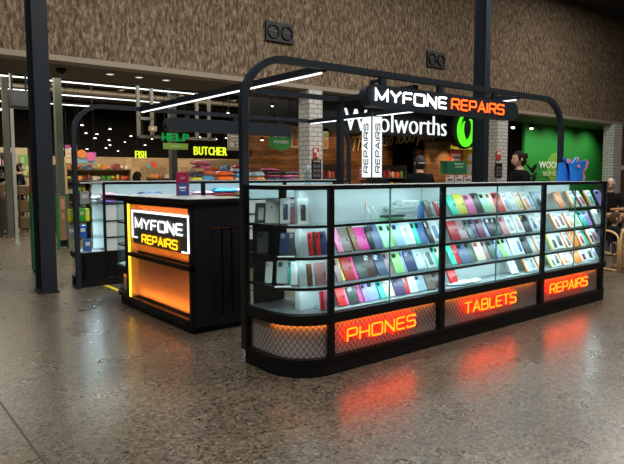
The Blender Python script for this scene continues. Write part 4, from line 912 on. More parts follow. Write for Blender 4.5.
def table(loc, w, d, h, lab, rz=0):
    t = empty('cafe_table', loc, lab, 'table', rz=rz)
    local(MB().box(-w/2, w/2, -d/2, d/2, h-.04, h)).build('table_top', wood_mat((.42, .22, .09), (.34, .17, .07), 1, .15), t, bevel=.005)
    local(MB().tube([(0, 0, .02), (0, 0, h-.04)], .035, 10)).build('pedestal', BLACKM, t)
    local(MB().lathe((0, 0, 0), [(.25, 0), (.25, .015), (.06, .03)], 20)).build('base', BLACKM, t)
table((12.2, 5.0, 0), 1.3, .6, .80, 'wooden cafe table in front of the elderly man', math.radians(0))
table((10.9, 4.85, 0), .7, .6, .74, 'smaller brown cafe table behind the toddler')
t = empty('seat_bench', (13.0, 6.1, 0), 'dark bench seat under the elderly man', 'bench')
MB().box(12.6, 13.5, 5.85, 6.4, .38, .44).build('seat', mat((.03, .025, .02), .6), t)
for x in (12.65, 13.4): MB().box(x, x+.05, 5.9, 6.35, 0, .38).build('leg', BLACKM, t)
# potted palm between woman and green wall
c = ground(532, 6.6); t = empty('potted_palm', c, 'dark leafy potted plant beside the woman with tied-back hair', 'plant')
MB().lathe(c, [(.16, 0), (.2, .4), (.21, .42)], 18).build('pot', mat((.05, .05, .05), .5), t)
MB().tube([(c[0], c[1], .4), (c[0]+.02, c[1], 1.4)], .03, 8, r2=.015).build('stem', mat((.12, .08, .04), .8), t)
for k in range(22):
    a = k*2.4; ln = random.uniform(.26, .42); el = random.uniform(.2, 1.2); b0 = Vector((c[0], c[1], random.uniform(1.2, 1.5))); m = MB(); d = Vector((math.cos(a)*math.cos(el), math.sin(a)*math.cos(el), math.sin(el)))
    side = Vector((-math.sin(a), math.cos(a), 0)); nrm = side.cross(d); pts = []
    for i in range(9):
        u = i/8; p_ = b0+d*ln*u+Vector((0, 0, -.16*u*u*ln*2)); w_ = .045*math.sin(PI*min(1, u*.93+.07))
        pts += [p_-side*w_, p_+nrm*.008, p_+side*w_]
    m.add(pts, [f_ for i in range(8) for f_ in ((i*3, i*3+3, i*3+4, i*3+1), (i*3+1, i*3+4, i*3+5, i*3+2))]); m.build('leaf', mat((.03, .075, .03), .5), t, smooth=True)
# ================================================================ SUPERMARKET FRONT AND INTERIOR
# dark bulkhead carrying the name
nb = MB().box(8.46, 14.98, 10.9, 11.0, 2.5, 3.32); struct(nb, 'wall_bulkhead', mat((.012, .011, .01), .6))
WOOD = wood_mat((.36, .15, .05), (.12, .05, .017), 1.3, .11)
xw0 = at(249, 150, 12.6).x
struct(MB().box(xw0, 13.2, 12.6, 12.7, 0, 2.75), 'wall_timber_rear', WOOD)
struct(MB().box(xw0, 13.2, 12.55, 12.6, 2.75, 4.5), 'wall_dark_upper', mat((.012, .011, .01), .7))
xb0 = at(427, 150, 11.2).x
struct(MB().box(xb0, 14.98, 11.2, 11.3, 0, 2.45), 'wall_timber_near', WOOD)
struct(MB().box(15.48, 16.9, 11.2, 11.3, 0, 3.32), 'wall_dark_side', wood_mat((.07, .04, .02), (.04, .022, .01), 1.2, .12))
# name sign
a_, b_ = at(346, 133, 10.4), at(447, 138, 10.4)
t = empty('shop_name_sign', ((a_.x+b_.x)/2, 10.4, 2.4), 'large white illuminated Woolworths lettering above the produce area', 'sign')
hgt = .62
words('letters', 'Woolworths', (a_.x, 10.44, 2.52), XP, ZP, b_.x-a_.x, .50, .05, emat((.9, .97, 1), 1.2), t, bold=-.022)
MB().box(a_.x, b_.x, 10.48, 10.51, 2.60, 2.64).build('carrier_rail', BLACKM, t)
for x in (a_.x+.1, b_.x-.13): MB().box(x, x+.03, 10.48, 10.51, 2.64, 3.32).build('hanger', BLACKM, t)
# round emblem
c = at(466, 129, 10.4); cr_ = at(466, 113, 10.4).z-c.z
t = empty('round_emblem', c, 'round glowing green apple-peel emblem on a black disc, right of the name lettering', 'sign')
R = Matrix.Translation((c.x, 10.5, c.z)) @ Matrix.Rotation(PI/2, 4, 'X')
MB().prism([(.56*math.cos(a), .56*math.sin(a)) for a in [2*PI*k/32 for k in range(32)]], 0, .06, R).build('disc', BLACKM, t)
MB().box(c.x-.03, c.x+.03, 10.45, 10.49, c.z+.5, 3.32).build('hanger', BLACKM, t)
GRN = emat((.12, 1, .02), 1.15)
def swirl(pts, wd, nm):
    m = MB(); P_ = [Vector(p_) for p_ in pts]; k = len(P_); vs_ = []
    for i, p_ in enumerate(P_):
        d = (P_[min(i+1, k-1)]-P_[max(i-1, 0)]).normalized(); n_ = Vector((-d.y, d.x)); w_ = wd(i/(k-1))
        for q in (p_+n_*w_, p_-n_*w_): vs_ += [(c.x+q.x, 10.43, c.z+q.y), (c.x+q.x, 10.40, c.z+q.y)]
    fs = []
    for i in range(k-1): j = i*4; fs += [(j, j+2, j+6, j+4), (j+1, j+5, j+7, j+3), (j, j+4, j+5, j+1), (j+2, j+3, j+7, j+6)]
    fs += [(0, 1, 3, 2), (4*k-4, 4*k-2, 4*k-1, 4*k-3)]
    m.add(vs_, fs); m.build(nm, GRN, t)
swirl([(.36*math.cos(math.radians(a))*.85+.02, .40*math.sin(math.radians(a))) for a in range(115, 405, 10)], lambda u: .03+.07*math.sin(PI*u), 'peel_ring')
swirl([(-.02+.17*math.cos(math.radians(a))+.06, -.02+.26*math.sin(math.radians(a))) for a in range(120, 275, 12)], lambda u: .012+.035*math.sin(PI*u), 'peel_leaf')
swirl([(.20+.13*math.cos(math.radians(a)), .0+.27*math.sin(math.radians(a))) for a in range(100, -90, -12)], lambda u: .012+.03*math.sin(PI*u), 'peel_leaf')
p0 = at(453, 149, 11.1); words('tagline_sign', 'Fresh food kitchen', (p0.x, 11.17, p0.z), XP, ZP, at(480, 149, 11.1).x-p0.x, .11, .01, emat((.8, .7, .05), .7))
tag(bpy.data.objects['tagline_sign'], 'small yellow lettering under the round green emblem', 'sign')
# script slogan on the rear timber wall
p0 = at(353, 160, 12.55); p1 = at(415, 150, 12.55)
o = words('slogan_sign', 'The fresh food people', (p0.x, 12.56, p0.z+.12), (math.cos(.13), 0, math.sin(.13)), (-math.sin(.13), 0, math.cos(.13)), (p1.x-p0.x)*1.55, .55, .02, mat((.8, .66, .28), .4), shear=.5)
tag(o, 'gold slanted script slogan mounted on the timber wall', 'sign')
def stand(t, x, y, z): MB().box(x-.02, x+.02, y, y+.03, 0, z).box(x-.12, x+.12, y-.06, y+.1, 0, .015).build('stand', BLACKM, t)
def board(name, px0, px1, py0, py1, Y, col, lab, texts=(), cat='sign', em=None, th=.03, post=None, group=None, glowc=None, leg=False):
    """rectangular sign; texts = (string, fx, fz, fw, fh, colour)"""
    a = at(px0, py1, Y); b = at(px1, py0, Y); z1 = at((px0+px1)/2, py0, Y).z; z0 = at((px0+px1)/2, py1, Y).z
    t = empty(name, ((a.x+b.x)/2, Y, z0), lab, cat, group)
    MB().box(a.x, b.x, Y, Y+th, z0, z1).build('panel', emat(col, em) if em else mat(col, .5), t, bevel=.003 if not em else 0)
    w, h = b.x-a.x, z1-z0
    if leg: stand(t, (a.x+b.x)/2, Y+th*.3, z0)
    for (s_, fx, fz, fw_, fh, tc) in texts:
        if s_ == '#': MB().box(a.x+w*fx, a.x+w*(fx+fw_), Y-.006, Y, z0+h*fz, z0+h*(fz+fh)).build('printed_block', mat(tc, .5), t)
        else: words('lettering', s_, (a.x+w*fx, Y-.005, z0+h*fz), XP, ZP, w*fw_, h*fh, .008, mat(tc, .5) if not glowc else emat(tc, glowc), t)
    if post:
        top = post
        for fx in (.1, .9): MB().tube([(a.x+w*fx, Y+th/2, z1), (a.x+w*fx, Y+th/2, top)], .008, 5).build('hanging_wire', BLACKM, t)
    return t
W_ = (.8, .8, .75)
# pier posters
board('poster', 313.5, 319, 148, 158, 10.11, (.55, .06, .04), 'small red and white poster on the left tiled pier', [('#', .1, .55, .5, .35, W_), ('#', .6, .1, .3, .5, W_)], 'poster')
board('notice_board', 312.3, 321.3, 159.5, 179, 10.11, (.012, .012, .014), 'black notice board with two columns of panels on the left tiled pier', [('NOTICE', .15, .86, .7, .08, W_)]+[('#', .12+.42*i, .1+.24*j, .34, .16, (.12, .12, .12)) for i in range(2) for j in range(3)], 'notice board')
board('poster', 496.7, 501.2, 151, 160, 10.11, (.55, .06, .04), 'small red and white poster on the second tiled pier', [('#', .1, .6, .8, .3, W_)], 'poster')
board('notice_board', 495.5, 502.5, 163, 177.5, 10.11, (.012, .012, .014), 'black notice board with panels on the second tiled pier', [('#', .12+.42*i, .1+.24*j, .34, .16, (.12, .12, .12)) for i in range(2) for j in range(3)], 'notice board')
# promotional boards at the right of the produce area
board('promo_board', 450, 462, 151, 164, 11.175, (.7, .04, .03), 'red promotional board under the round emblem', [('#', .15, .2, .7, .6, (.75, .6, .5)), ('#', .2, .45, .6, .1, (.7, .04, .03))], 'sign', th=.02)
board('promo_board', 463, 474, 151, 175, 11.175, (.75, .42, .02), 'yellow promotional board left of the second steel column', [('#', .4, .6, .5, .25, W_), ('#', .1, .05, .8, .4, (.7, .68, .6))], 'sign', th=.02)
board('promo_box', 447, 467, 161, 174, 10.6, (.02, .16, .07), 'dark green rectangular sign box with pale writing near the promotional boards', [('#', .35, .72, .45, .1, (.4, .6, .4)), ('#', .4, .5, .4, .1, (.4, .6, .4))], 'sign', th=.25, leg=True)
for i, (a, b, cc) in enumerate(((446, 454, (.7, .65, .6)), (455, 463, (.75, .7, .65)), (464, 472, (.7, .66, .6)))):
    board('price_sign', a, b, 175, 182, 10.45, cc, ('white and red price sign, left of three', 'white and red price sign, middle of three', 'white and red price sign, right of three')[i]+' below the green sign box', [('#', .1, .7, .3, .25, (.7, .03, .03)), ('#', .2, .2, .6, .25, (.1, .1, .1))], 'sign', th=.02, group='price signs under the green box', leg=True)
board('menu_pillar', 415, 427, 148, 183, 11.6, (.02, .02, .022), 'black upright display board with an orange poster, behind the man in the cap', [('#', .12, .1, .72, .85, (.6, .17, .08)), ('#', .45, .6, .32, .14, (.45, .6, .75))], 'sign', th=.08, leg=True)
board('menu_board', 359, 366, 166, 180, 11.2, (.4, .12, .06), 'brown-red menu sign beside the kiosk posts', [('#', .15, .7, .6, .1, W_), ('#', .15, .45, .7, .1, W_)], 'sign', leg=True)
# green hanging pentagon and posters right of it
a = at(270, 149, 11.3); b = at(291, 131, 11.3); t = empty('hanging_banner', ((a.x+b.x)/2, 11.3, a.z), 'green pointed hanging banner with white words left of the tiled pier', 'banner')
zt_ = at(280, 124, 11.3).z; zm = at(280, 147, 11.3).z; zb = at(280, 151, 11.3).z
R = Matrix.Translation((0, 11.33, 0)) @ Matrix.Rotation(PI/2, 4, 'X')
MB().prism([(a.x, zm), ((a.x+b.x)/2, zb), (b.x, zm), (b.x, zt_), (a.x, zt_)], 0, .03, R).build('panel', mat((.05, .30, .06), .5), t)
words('lettering', 'hundreds\nof products', (a.x+.1, 11.295, zm+.05), XP, ZP, (b.x-a.x)*.7, .26, .008, mat(W_, .5), t)
for x in (a.x+.05, b.x-.05): MB().tube([(x, 11.315, zt_), (x, 11.315, 3.33)], .008, 5).build('hanging_wire', BLACKM, t)
board('hanging_poster', 291.3, 299, 126, 148, 11.28, (.6, .42, .22), 'cream and orange hanging poster just left of the tiled pier', [('#', .2, .1, .5, .35, (.7, .12, .03)), ('#', .2, .6, .4, .25, (.65, .2, .05))], 'poster', post=3.33)
board('hanging_poster', 323.3, 328.5, 128, 149, 10.9, (.6, .45, .24), 'narrow cream hanging poster just right of the tiled pier', [('#', .2, .1, .6, .35, (.7, .2, .03)), ('#', .2, .55, .6, .2, (.2, .35, .05))], 'poster', post=3.33)
board('information_sign', 228, 243.5, 133, 150.5, 13.5, (.45, .36, .28), 'brown information sign with white lines and a round symbol', [('#', .2, .75, .55, .08, W_), ('#', .2, .58, .7, .06, W_), ('#', .5, .38, .35, .08, W_), ('#', .5, .2, .3, .08, W_), ('#', .14, .2, .24, .26, W_)], 'sign', post=4.5)
# hanging letter signs
def lettersign(word, px0, px1, py0, py1, Y, col, st, lab, tube=.05):
    a = at(px0, py1, Y); b = at(px1, py1, Y); z1 = at((px0+px1)/2, py0, Y).z; z0 = at((px0+px1)/2, py1, Y).z
    t = empty('letter_sign', ((a.x+b.x)/2, Y, z0), lab, 'sign')
    x = a.x; n = sum(.45 if ch == 'I' else 1 for ch in word); w = (b.x-a.x)/n; px_ = 0
    for i, ch in enumerate(word):
        wi = .45 if ch == 'I' else 1; px_ += wi; words('letter', ch, (a.x+w*(px_-wi)+w*.06, Y, z0), XP, ZP, w*.8*(.3 if ch == 'I' else 1), z1-z0, .06, emat(col, st), t, bold=.005)
    MB().box(a.x, b.x, Y+.04, Y+.07, z1+.02, z1+.05).build('rail', BLACKM, t)
    for x in (a.x+.1, b.x-.1): MB().tube([(x, Y+.05, z1+.04), (x, Y+.05, 4.5)], .01, 5).build('hanging_wire', BLACKM, t)
lettersign('HELP', 162, 189.5, 133.5, 141, 13.8, (.01, .5, .08), .6, 'green capital letters spelling HELP hanging under the steel grid')
lettersign('FISH', 135.2, 146.6, 151, 158, 19.5, (.8, 1, .03), 1.2, 'yellow capital letters spelling FISH')
lettersign('BUTCHER', 193.7, 227.5, 147, 155.2, 18.0, (.8, .9, .03), 1.2, 'yellow capital letters spelling BUTCHER')
board('oval_sign', 163.5, 188, 143.3, 149.5, 13.75, (.22, .40, .06), 'green patterned rounded sign below the HELP letters', [('#', .3, .4, .4, .2, (.5, .6, .3))], 'sign', post=None)
# hanging grid of grey tubes
t = empty('hanging_grid', at(176, 120, 14.0), 'grey rectangular tube grid hanging around the HELP letters', 'frame')
GT = mat((.19, .18, .15), .5); m = MB()
xa, xb = at(138.5, 120, 14).x, at(215, 120, 14).x; zl, zm_, zh = 2.42, 2.86, 3.42
for x_ in (xa, at(152, 120, 14).x, at(197, 120, 14).x, at(209, 120, 14).x):
    for yy in (14.0,): m.box(x_-.035, x_+.035, yy-.035, yy+.035, zl, 4.5 if x_ > xa+3 or x_ == xa else 3.6)
for zz in (zl, ): m.box(xa, xb, 13.965, 14.035, zz-.035, zz+.035)
m.box(xa, at(152, 120, 14).x, 13.965, 14.035, zm_-.035, zm_+.035)
m.build('tube_grid', GT, t)
board('small_tag_sign', 149, 157, 126, 131, 13.8, (.4, .3, .15), 'small tan sign with an arrow hanging left of the rear kiosk sign', [('#', .3, .3, .3, .4, W_)], 'sign', post=4.5)
# long linear ceiling lights
def linear(px0, py0, px1, py1, Y, lab):
    a, b = at(px0, py0, Y), at(px1, py1, Y); t = empty('linear_light', (a+b)/2, lab, 'ceiling light', 'long linear ceiling lights in the supermarket')
    z = (a.z+b.z)/2
    MB().box(a.x, b.x, Y-.035, Y+.035, z, z+.05).build('housing', BLACKM, t)
    MB().box(a.x, b.x, Y-.03, Y+.03, z-.02, z).build('diffuser', emat((.95, 1, .9), 2.6), t)
    for f_ in (.1, .9): x = a.x+(b.x-a.x)*f_; MB().tube([(x, Y, z+.05), (x, Y, 4.5)], .01, 5).build('hanging_wire', BLACKM, t)
linear(-6, 74.3, 29, 77.5, 14.8, 'white linear ceiling light, upper of three left of the steel column')
linear(50, 79.5, 197, 94.3, 14.8, 'long white linear ceiling light, uppermost right of the steel column')
linear(-6, 87.3, 29, 90.5, 17.0, 'white linear ceiling light, middle of three left of the steel column')
linear(55, 93.2, 162, 103.2, 17.0, 'white linear ceiling light, second down right of the steel column')
linear(-6, 100, 8, 101.5, 19.3, 'white linear ceiling light, lowest of three left of the steel column')
linear(50, 102.8, 96, 107, 19.3, 'short white linear ceiling light just above the rear arch curve')
a, b = at(-4, 111, 18.6), at(9, 106.5, 20.5); t = empty('linear_light', (a+b)/2, 'slanting white linear ceiling light at the left picture edge', 'ceiling light', 'long linear ceiling lights in the supermarket')
MB().tube([a, b], .03, 6).build('diffuser', emat((.95, 1, .9), 2.6), t)
for q in (a.lerp(b, .1), a.lerp(b, .9)): MB().tube([q, (q.x, q.y, 4.5)], .01, 5).build('hanging_wire', BLACKM, t)
# spot lamps in the dark ceiling
sp = [(86, 133, 16), (97, 134, 16), (109, 140, 17), (106, 148, 18), (110, 145, 19), (131, 136, 16), (72, 148, 17), (87, 149, 18), (118, 151, 20), (145, 145, 18), (110, 129, 15), (82, 125, 14), (63, 149, 20), (181, 131, 14), (212, 129, 15), (228, 113, 13), (272, 106, 12.3), (274, 117, 12.3), (262, 140, 12.3), (313, 113, 12.4), (38, 150, 18), (152, 139, 19), (200, 137, 19), (216, 139, 17), (226, 138, 17.5), (440, 109, 11.6), (95, 138, 14.6), (125, 142, 21)]
base = None
for i, (px, py, Y) in enumerate(sp):
    c = at(px, py, Y); big = px in (97, 110, 106, 513)
    if base is None:
        base = empty('spot_lamp', (0, 0, 0), 'small round ceiling spot lamp glowing in the dark supermarket ceiling', 'ceiling light', 'spot lamps in the supermarket ceiling')
        local(MB().lathe((0, 0, 0), [(.035, .0), (.04, .07)], 10)).build('lamp_can', BLACKM, base)
        local(MB().lathe((0, 0, -.012), [(.034, 0), (.034, .012)], 10)).build('lamp_lens', emat((1, .97, .85), 6.0), base)
        local(MB().tube([(0, 0, .07), (0, 0, .16)], .004, 6)).build('stem', BLACKM, base); r_ = base
    else:
        r_ = base.copy(); COL.objects.link(r_)
        for ch in base.children: k = ch.copy(); COL.objects.link(k); k.parent = r_
    r_.location = c
for i, (px, py) in enumerate(((513, 127), (531.5, 128))):
    c = at(px, py, 11.0); t = empty('track_spot', c, ('bright track spotlight, left of two before the green wall', 'bright track spotlight, right of two before the green wall')[i], 'spotlight')
    MB().lathe(c, [(.07, 0), (.07, .14)], 12).build('lamp_can', BLACKM, t); MB().ball(c, .06, 10).build('lamp_lens', emat((1, 1, .95), 6), t); MB().tube([c+Vector((0, 0, .14)), (c.x, c.y, 3.33)], .012, 6).build('stem', BLACKM, t)
for i, (px, py) in enumerate(((110, 70.3), (139, 74.2), (166, 77.2), (61, 66.5))):
    Y = 10.95; p_ = at(px, py, Y)
    if i < 3: 
        t = empty('recessed_downlight', (p_.x, Y, 3.31), ('recessed soffit downlight, leftmost of three', 'recessed soffit downlight, middle of three', 'recessed soffit downlight, rightmost of three')[i], 'ceiling light', 'soffit downlights')
        MB().lathe((p_.x, Y, 3.31), [(.06, 0), (.06, .01)], 16).build('lens', emat((1, .95, .85), 1.2), t); MB().tube([(p_.x+.075*math.cos(2*PI*k/16), Y+.075*math.sin(2*PI*k/16), 3.315) for k in range(16)], .01, 5, closed=True).build('ring', WHITE, t)
    else:
        t = empty('dome_camera', (p_.x, Y, 3.3), 'black dome security camera under the brown soffit', 'camera'); MB().lathe((p_.x, Y, 3.29), [(.09, 0), (.09, .03)], 16).build('mount', BLACKM, t); MB().ball((p_.x, Y, 3.285), .075, 12).build('dome', mat((.01, .01, .01), .08), t)
# green feature wall at the right
xg0, xg1 = at(524.5, 150, 12.0).x, 27.5
struct(MB().box(xg0, xg1, 12.0, 12.1, 0, 3.32), 'wall_green', mat((.03, .30, .045), .5))
p0 = at(556, 168, 11.97); t = empty('wall_emblem', p0, 'pale green apple emblem with white shop lettering on the green wall', 'sign')
R = Matrix.Translation((p0.x, 11.99, p0.z)) @ Matrix.Rotation(PI/2, 4, 'X')
MB().prism([(.68*math.cos(a), .58*math.sin(a)-.0) for a in [2*PI*k/36 for k in range(36)]], 0, .02, R).build('emblem_disc', mat((.2, .42, .06), .5), t)
MB().prism([(.28+.24*math.cos(a), .66+.16*math.sin(a)+.2*math.cos(a)) for a in [2*PI*k/20 for k in range(20)]], 0, .02, R).build('emblem_leaf', mat((.2, .42, .06), .5), t)
xw = at(539, 165, 11.96).x; words('lettering', 'WOOLWORTHS', (xw, 11.96, p0.z-.02), XP, ZP, 3.3, .26, .01, mat((.85, .9, .75), .5), t, bold=.02)
words('lettering', 'BUNDOORA', (at(543, 170, 11.96).x, 11.96, p0.z-.30), XP, ZP, 2.2, .17, .01, mat((.6, .75, .4), .5), t, bold=.02)
for k, px in enumerate((534, 552, 570, 588, 606)):
    c = at(px, 115, 11.2); l = bpy.data.lights.new('wall_washer', 'SPOT'); l.energy = 75; l.spot_size = 2.0; l.spot_blend = 1; l.color = (1, .98, .85); l.shadow_soft_size = .05
    o = bpy.data.objects.new('wall_washer', l); COL.objects.link(o); o.location = (c.x, 10.9, 3.25); o.rotation_euler = (math.radians(35), 0, 0)
# grey-green inner columns and pale pole
for i, (px0, px1, Y, col, lab) in enumerate(((58, 65, 12.9, (.16, .17, .13), 'grey-green square column inside the entrance, right of the steel column'), (6, 12, 15.5, (.13, .13, .1), 'grey-green column at the far left inside the supermarket'), (13.5, 16.5, 13.8, (.5, .5, .45), 'thin pale pole near the left picture edge'), (199/1.0-27, 178, 15.0, (.06, .06, .05), 'dark column below the HELP letters'))):
    a, b = at(px0, 180, Y), at(px1, 180, Y); t = empty('inner_column', ((a.x+b.x)/2, Y, 0), lab, 'column')
    ztop = 4.5
    MB().box(a.x, b.x, Y, Y+(b.x-a.x), 0, ztop).build('shaft', mat(col, .5), t, bevel=.005); MB().box(a.x-.02, b.x+.02, Y-.02, Y+(b.x-a.x)+.02, 0, .05).build('base_plate', mat(col, .5), t)
# ceiling services: ducts and beams in the dark ceiling
for k in range(7):
    Y = 13+k*1.8; tag(MB().tube([(-7, Y, 4.25), (9, Y+.0, 4.25), (24, Y+.6, 4.3)], .09, 8).build('ceiling_pipe', mat((.05, .043, .032), .6)), 'long brown-black pipe running under the supermarket ceiling', 'pipe', 'pipes under the supermarket ceiling')
for k in range(8):
    X = 1+k*2.2; tag(MB().box(X, X+.12, 12.1, 25.8, 4.32, 4.48).build('ceiling_beam', mat((.045, .037, .026), .7)), 'dark beam running away under the supermarket ceiling', 'beam', 'beams under the supermarket ceiling')
# cream back wall of the fresh department with lit bays
CR = mat((.55, .42, .26), .6)
xr0 = at(28, 165, 21.0).x; xr1 = at(252, 165, 21.0).x
struct(MB().box(xr0, xr1, 21.0, 21.1, 0, 2.15), 'wall_cream', wood_mat((.42, .30, .17), (.3, .19, .1), .9, .3))
struct(MB().box(at(-8, 165, 21).x, xr0, 21.0, 21.1, 0, 2.4), 'wall_mural', mat((.3, .26, .17), .6))
board('green_mural', 20, 31, 155, 176, 20.965, (.10, .24, .08), 'green leafy mural panel at the left of the supermarket', [('#', .1, .6, .3, .3, (.2, .4, .15)), ('#', .5, .2, .4, .3, (.3, .45, .2)), ('#', .3, .05, .3, .2, (.5, .4, .1))], 'mural')
board('long_banner', 66, 77, 145, 163, 18.3, (.7, .55, .35), 'cream banner with magenta header left of the rear arch leg', [('#', 0, .8, 1, .2, (.45, .05, .25)), ('#', .1, .5, .5, .05, (.6, .2, .1)), ('#', .1, .25, .6, .05, (.6, .2, .1))], 'banner', post=4.5)
t = board('disc_banner', 78, 96, 152, 163, 18.3, (.25, .5, .6), 'teal and violet banner with orange and pink discs', [('#', .5, .45, .5, .55, (.45, .1, .45))], 'banner', post=4.5)
for (px, py, cc) in ((82, 154, (.85, .25, .04)), (91, 157, (.85, .15, .3))):
    c = at(px, py, 18.25); R = Matrix.Translation((c.x, 18.28, c.z)) @ Matrix.Rotation(PI/2, 4, 'X'); rr = at(px, py-4.4, 18.25).z-c.z
    MB().prism([(rr*math.cos(a), rr*math.sin(a)) for a in [2*PI*k/24 for k in range(24)]], 0, .03, R).build('disc', mat(cc, .5), t)
# shelving runs in the store, each with its own goods
def store_shelf(px0, px1, Y, zs, depth, lab, cols, n, back, gname, hgt=.16):
    a, b = at(px0, 178, Y).x, at(px1, 178, Y).x; t = empty('store_shelf', ((a+b)/2, Y, 0), lab, 'shelving')
    f = MB().box(a, b, Y+depth-.03, Y+depth, 0, zs[-1]+.35)
    for x in (a, b-.03): f.box(x, x+.03, Y, Y+depth-.03, 0, zs[-1]+.35)
    f.build('carcass', mat(back, .7), t)
    for z in zs: MB().box(a+.03, b-.03, Y, Y+depth-.03, z-.03, z).build('shelf', mat((.1, .08, .06), .5), t)
    w = (b-a-.1)/n
    for j, z in enumerate(zs):
        protos = {}
        for i in range(n):
            c = cols[(i*7+j*3+(i//2)) % len(cols)]; cn = tuple(c)
            h = hgt*random.uniform(.7, 1.1); m = MB(); x = a+.05+w*(i+.5)
            k = (i+j) % 3
            if k == 0: m.lathe((x, Y+.12, z), [(w*.3, .001), (w*.36, h*.15), (w*.36, h*.7), (w*.16, h*.9), (w*.16, h)], 8)
            elif k == 1: m.box(x-w*.42, x+w*.42, Y+.03, Y+.25, z+.001, z+h)
            else: m.ball((x, Y+.15, z+h*.40), h*.38, 8, (w*.42/(h*.38), 1, 1))
            tag(m.build('grocery_item', mat(c, .5), smooth=(k == 2)), f'small grocery item on the {gname}', 'grocery item', f'groceries on the {gname}')
    return t
warm = [(.6, .1, .04), (.7, .4, .05), (.1, .3, .05), (.7, .6, .4), (.3, .06, .04), (.75, .25, .04), (.5, .45, .1), (.15, .2, .35)]
store_shelf(66, 132, 18.4, (.55, .95, 1.35, 1.68), .45, 'long low shelf run under the disc banner', warm, 13, (.5, .36, .2), 'long low shelf run')
store_shelf(146, 172, 17.5, (.6, 1.0, 1.4), .45, 'shelf run under the FISH letters', warm, 6, (.3, .2, .1), 'shelf run under FISH')
store_shelf(205, 247, 16.5, (.6, 1.0, 1.35, 1.62), .45, 'shelf run under the BUTCHER letters', warm, 8, (.35, .25, .14), 'shelf run under BUTCHER')
prod = [(.8, .3, .03), (.85, .45, .05), (.15, .35, .05), (.75, .1, .04), (.7, .6, .3), (.5, .05, .05), (.25, .4, .08), (.85, .7, .4)]
store_shelf(323, 337, 11.6, (.7, 1.05, 1.4), .5, 'produce stand just right of the left tiled pier', prod, 6, (.03, .025, .02), 'produce stand by the pier', .2)
store_shelf(381, 407, 11.9, (.7, 1.05, 1.4), .5, 'lit produce stand left of the man in the cap', prod, 8, (.03, .025, .02), 'produce stand by the man', .22)
blackwhite = [(.7, .68, .62), (.05, .04, .04), (.6, .3, .2), (.75, .7, .6), (.4, .05, .04), (.1, .08, .07)]
store_shelf(-6, 13, 17.2, (1.15, 1.45, 1.75), .5, 'tall shelf of dark and white goods at the left picture edge', blackwhite, 8, (.03, .025, .02), 'tall left shelf', .2)
store_shelf(56, 62, 15.6, (.8, 1.1, 1.4), .4, 'narrow shelf of orange goods right of the steel column', [(.7, .2, .04), (.4, .03, .03), (.75, .5, .1)], 3, (.03, .02, .02), 'narrow shelf right of the column', .2)
# lit display windows on the cream wall
for i, (px0, px1, py0, py1, c, lab) in enumerate(((93, 103, 164, 170, (.75, .6, .35), 'cream lit panel, left on the back wall'), (106, 120, 164, 171, (.7, .55, .33), 'cream lit panel, second on the back wall'), (209, 216, 160, 166, (.8, .6, .35), 'small bright cream panel under the BUTCHER letters'), (222, 233, 161, 176, (.12, .06, .03), 'dark open doorway shelf under the BUTCHER letters'), (125, 129, 163, 175, (.08, .05, .03), 'dark framed board on the back wall'), (152, 156, 162, 178, (.5, .04, .03), 'red upright poster under the FISH letters'), (146, 151, 164, 172, (.1, .25, .3), 'teal poster under the FISH letters'), (90, 95, 170, 176, (.35, .5, .05), 'lime green panel above the long low shelf'), (96, 101, 171, 176, (.7, .25, .04), 'orange panel above the long low shelf'), (102, 106, 171, 176, (.75, .4, .02), 'amber panel above the long low shelf'))):
    board('wall_panel', px0, px1, py0, py1, 20.965, c, lab, (), 'panel')
# left-edge furniture: crates, bins, ticket machine
def crate(px0, px1, Y, z0, h, col, lab, name='cardboard_bin', d=.5, cat='bin'):
    a, b = at(px0, 200, Y).x, at(px1, 200, Y).x; t = empty(name, ((a+b)/2, Y, z0), lab, cat)
    f = MB().box(a, b, Y, Y+.02, z0, z0+h).box(a, b, Y+d-.02, Y+d, z0, z0+h).box(a, a+.02, Y+.02, Y+d-.02, z0, z0+h).box(b-.02, b, Y+.02, Y+d-.02, z0, z0+h).box(a+.02, b-.02, Y+.02, Y+d-.02, z0, z0+.02)
    f.build('walls', mat(col, .7), t); MB().box(a-.01, b+.01, Y-.012, Y, z0+h-.06, z0+h).build('rim', mat(tuple(min(1, x*1.8) for x in col), .6), t)
    for x in (a+.06, b-.1): MB().box(x, x+.05, Y-.008, Y, z0+.05, z0+.12).build('foot_guard', mat((.3, .28, .22), .6), t)
crate(0, 11, 16.4, 0, .95, (.05, .04, .03), 'dark brown wooden produce bin at the left picture edge', d=.7)
crate(-8, 1, 15.9, 0, 1.0, (.03, .025, .02), 'dark bin cut by the left picture border', d=.7)
crate(1.5, 12, 16.55, .951, .35, (.16, .09, .045), 'brown timber tray standing on the dark produce bin', d=.5, name='timber_tray', cat='tray')
t = empty('basket_rack', Vector((at(24, 226, 16.4).x, 16.4, 0)), 'wicker basket rack left of the steel column', 'rack')
xa, xb = at(19, 200, 16.4).x, at(31, 200, 16.4).x
for z, h in ((.12, .3), (.55, .3), (.98, .25)): MB().box(xa, xb, 16.4, 16.8, z, z+h).build('basket', wood_mat((.3, .18, .08), (.2, .11, .05), .12, .05), t, bevel=.02)
for x in (xa, xb-.03):
    for yy in (16.37, 16.83): MB().box(x, x+.03, yy-.03, yy, 0, 1.35).build('leg', mat((.1, .07, .04), .6), t)
a = at(32, 180, 9.4); t = empty('entrance_post', (a.x, 9.4, 0), 'dark entrance gate post with timber upper part beside the steel column', 'post')
xa, xb = at(32.5, 180, 9.4).x, at(38, 180, 9.4).x
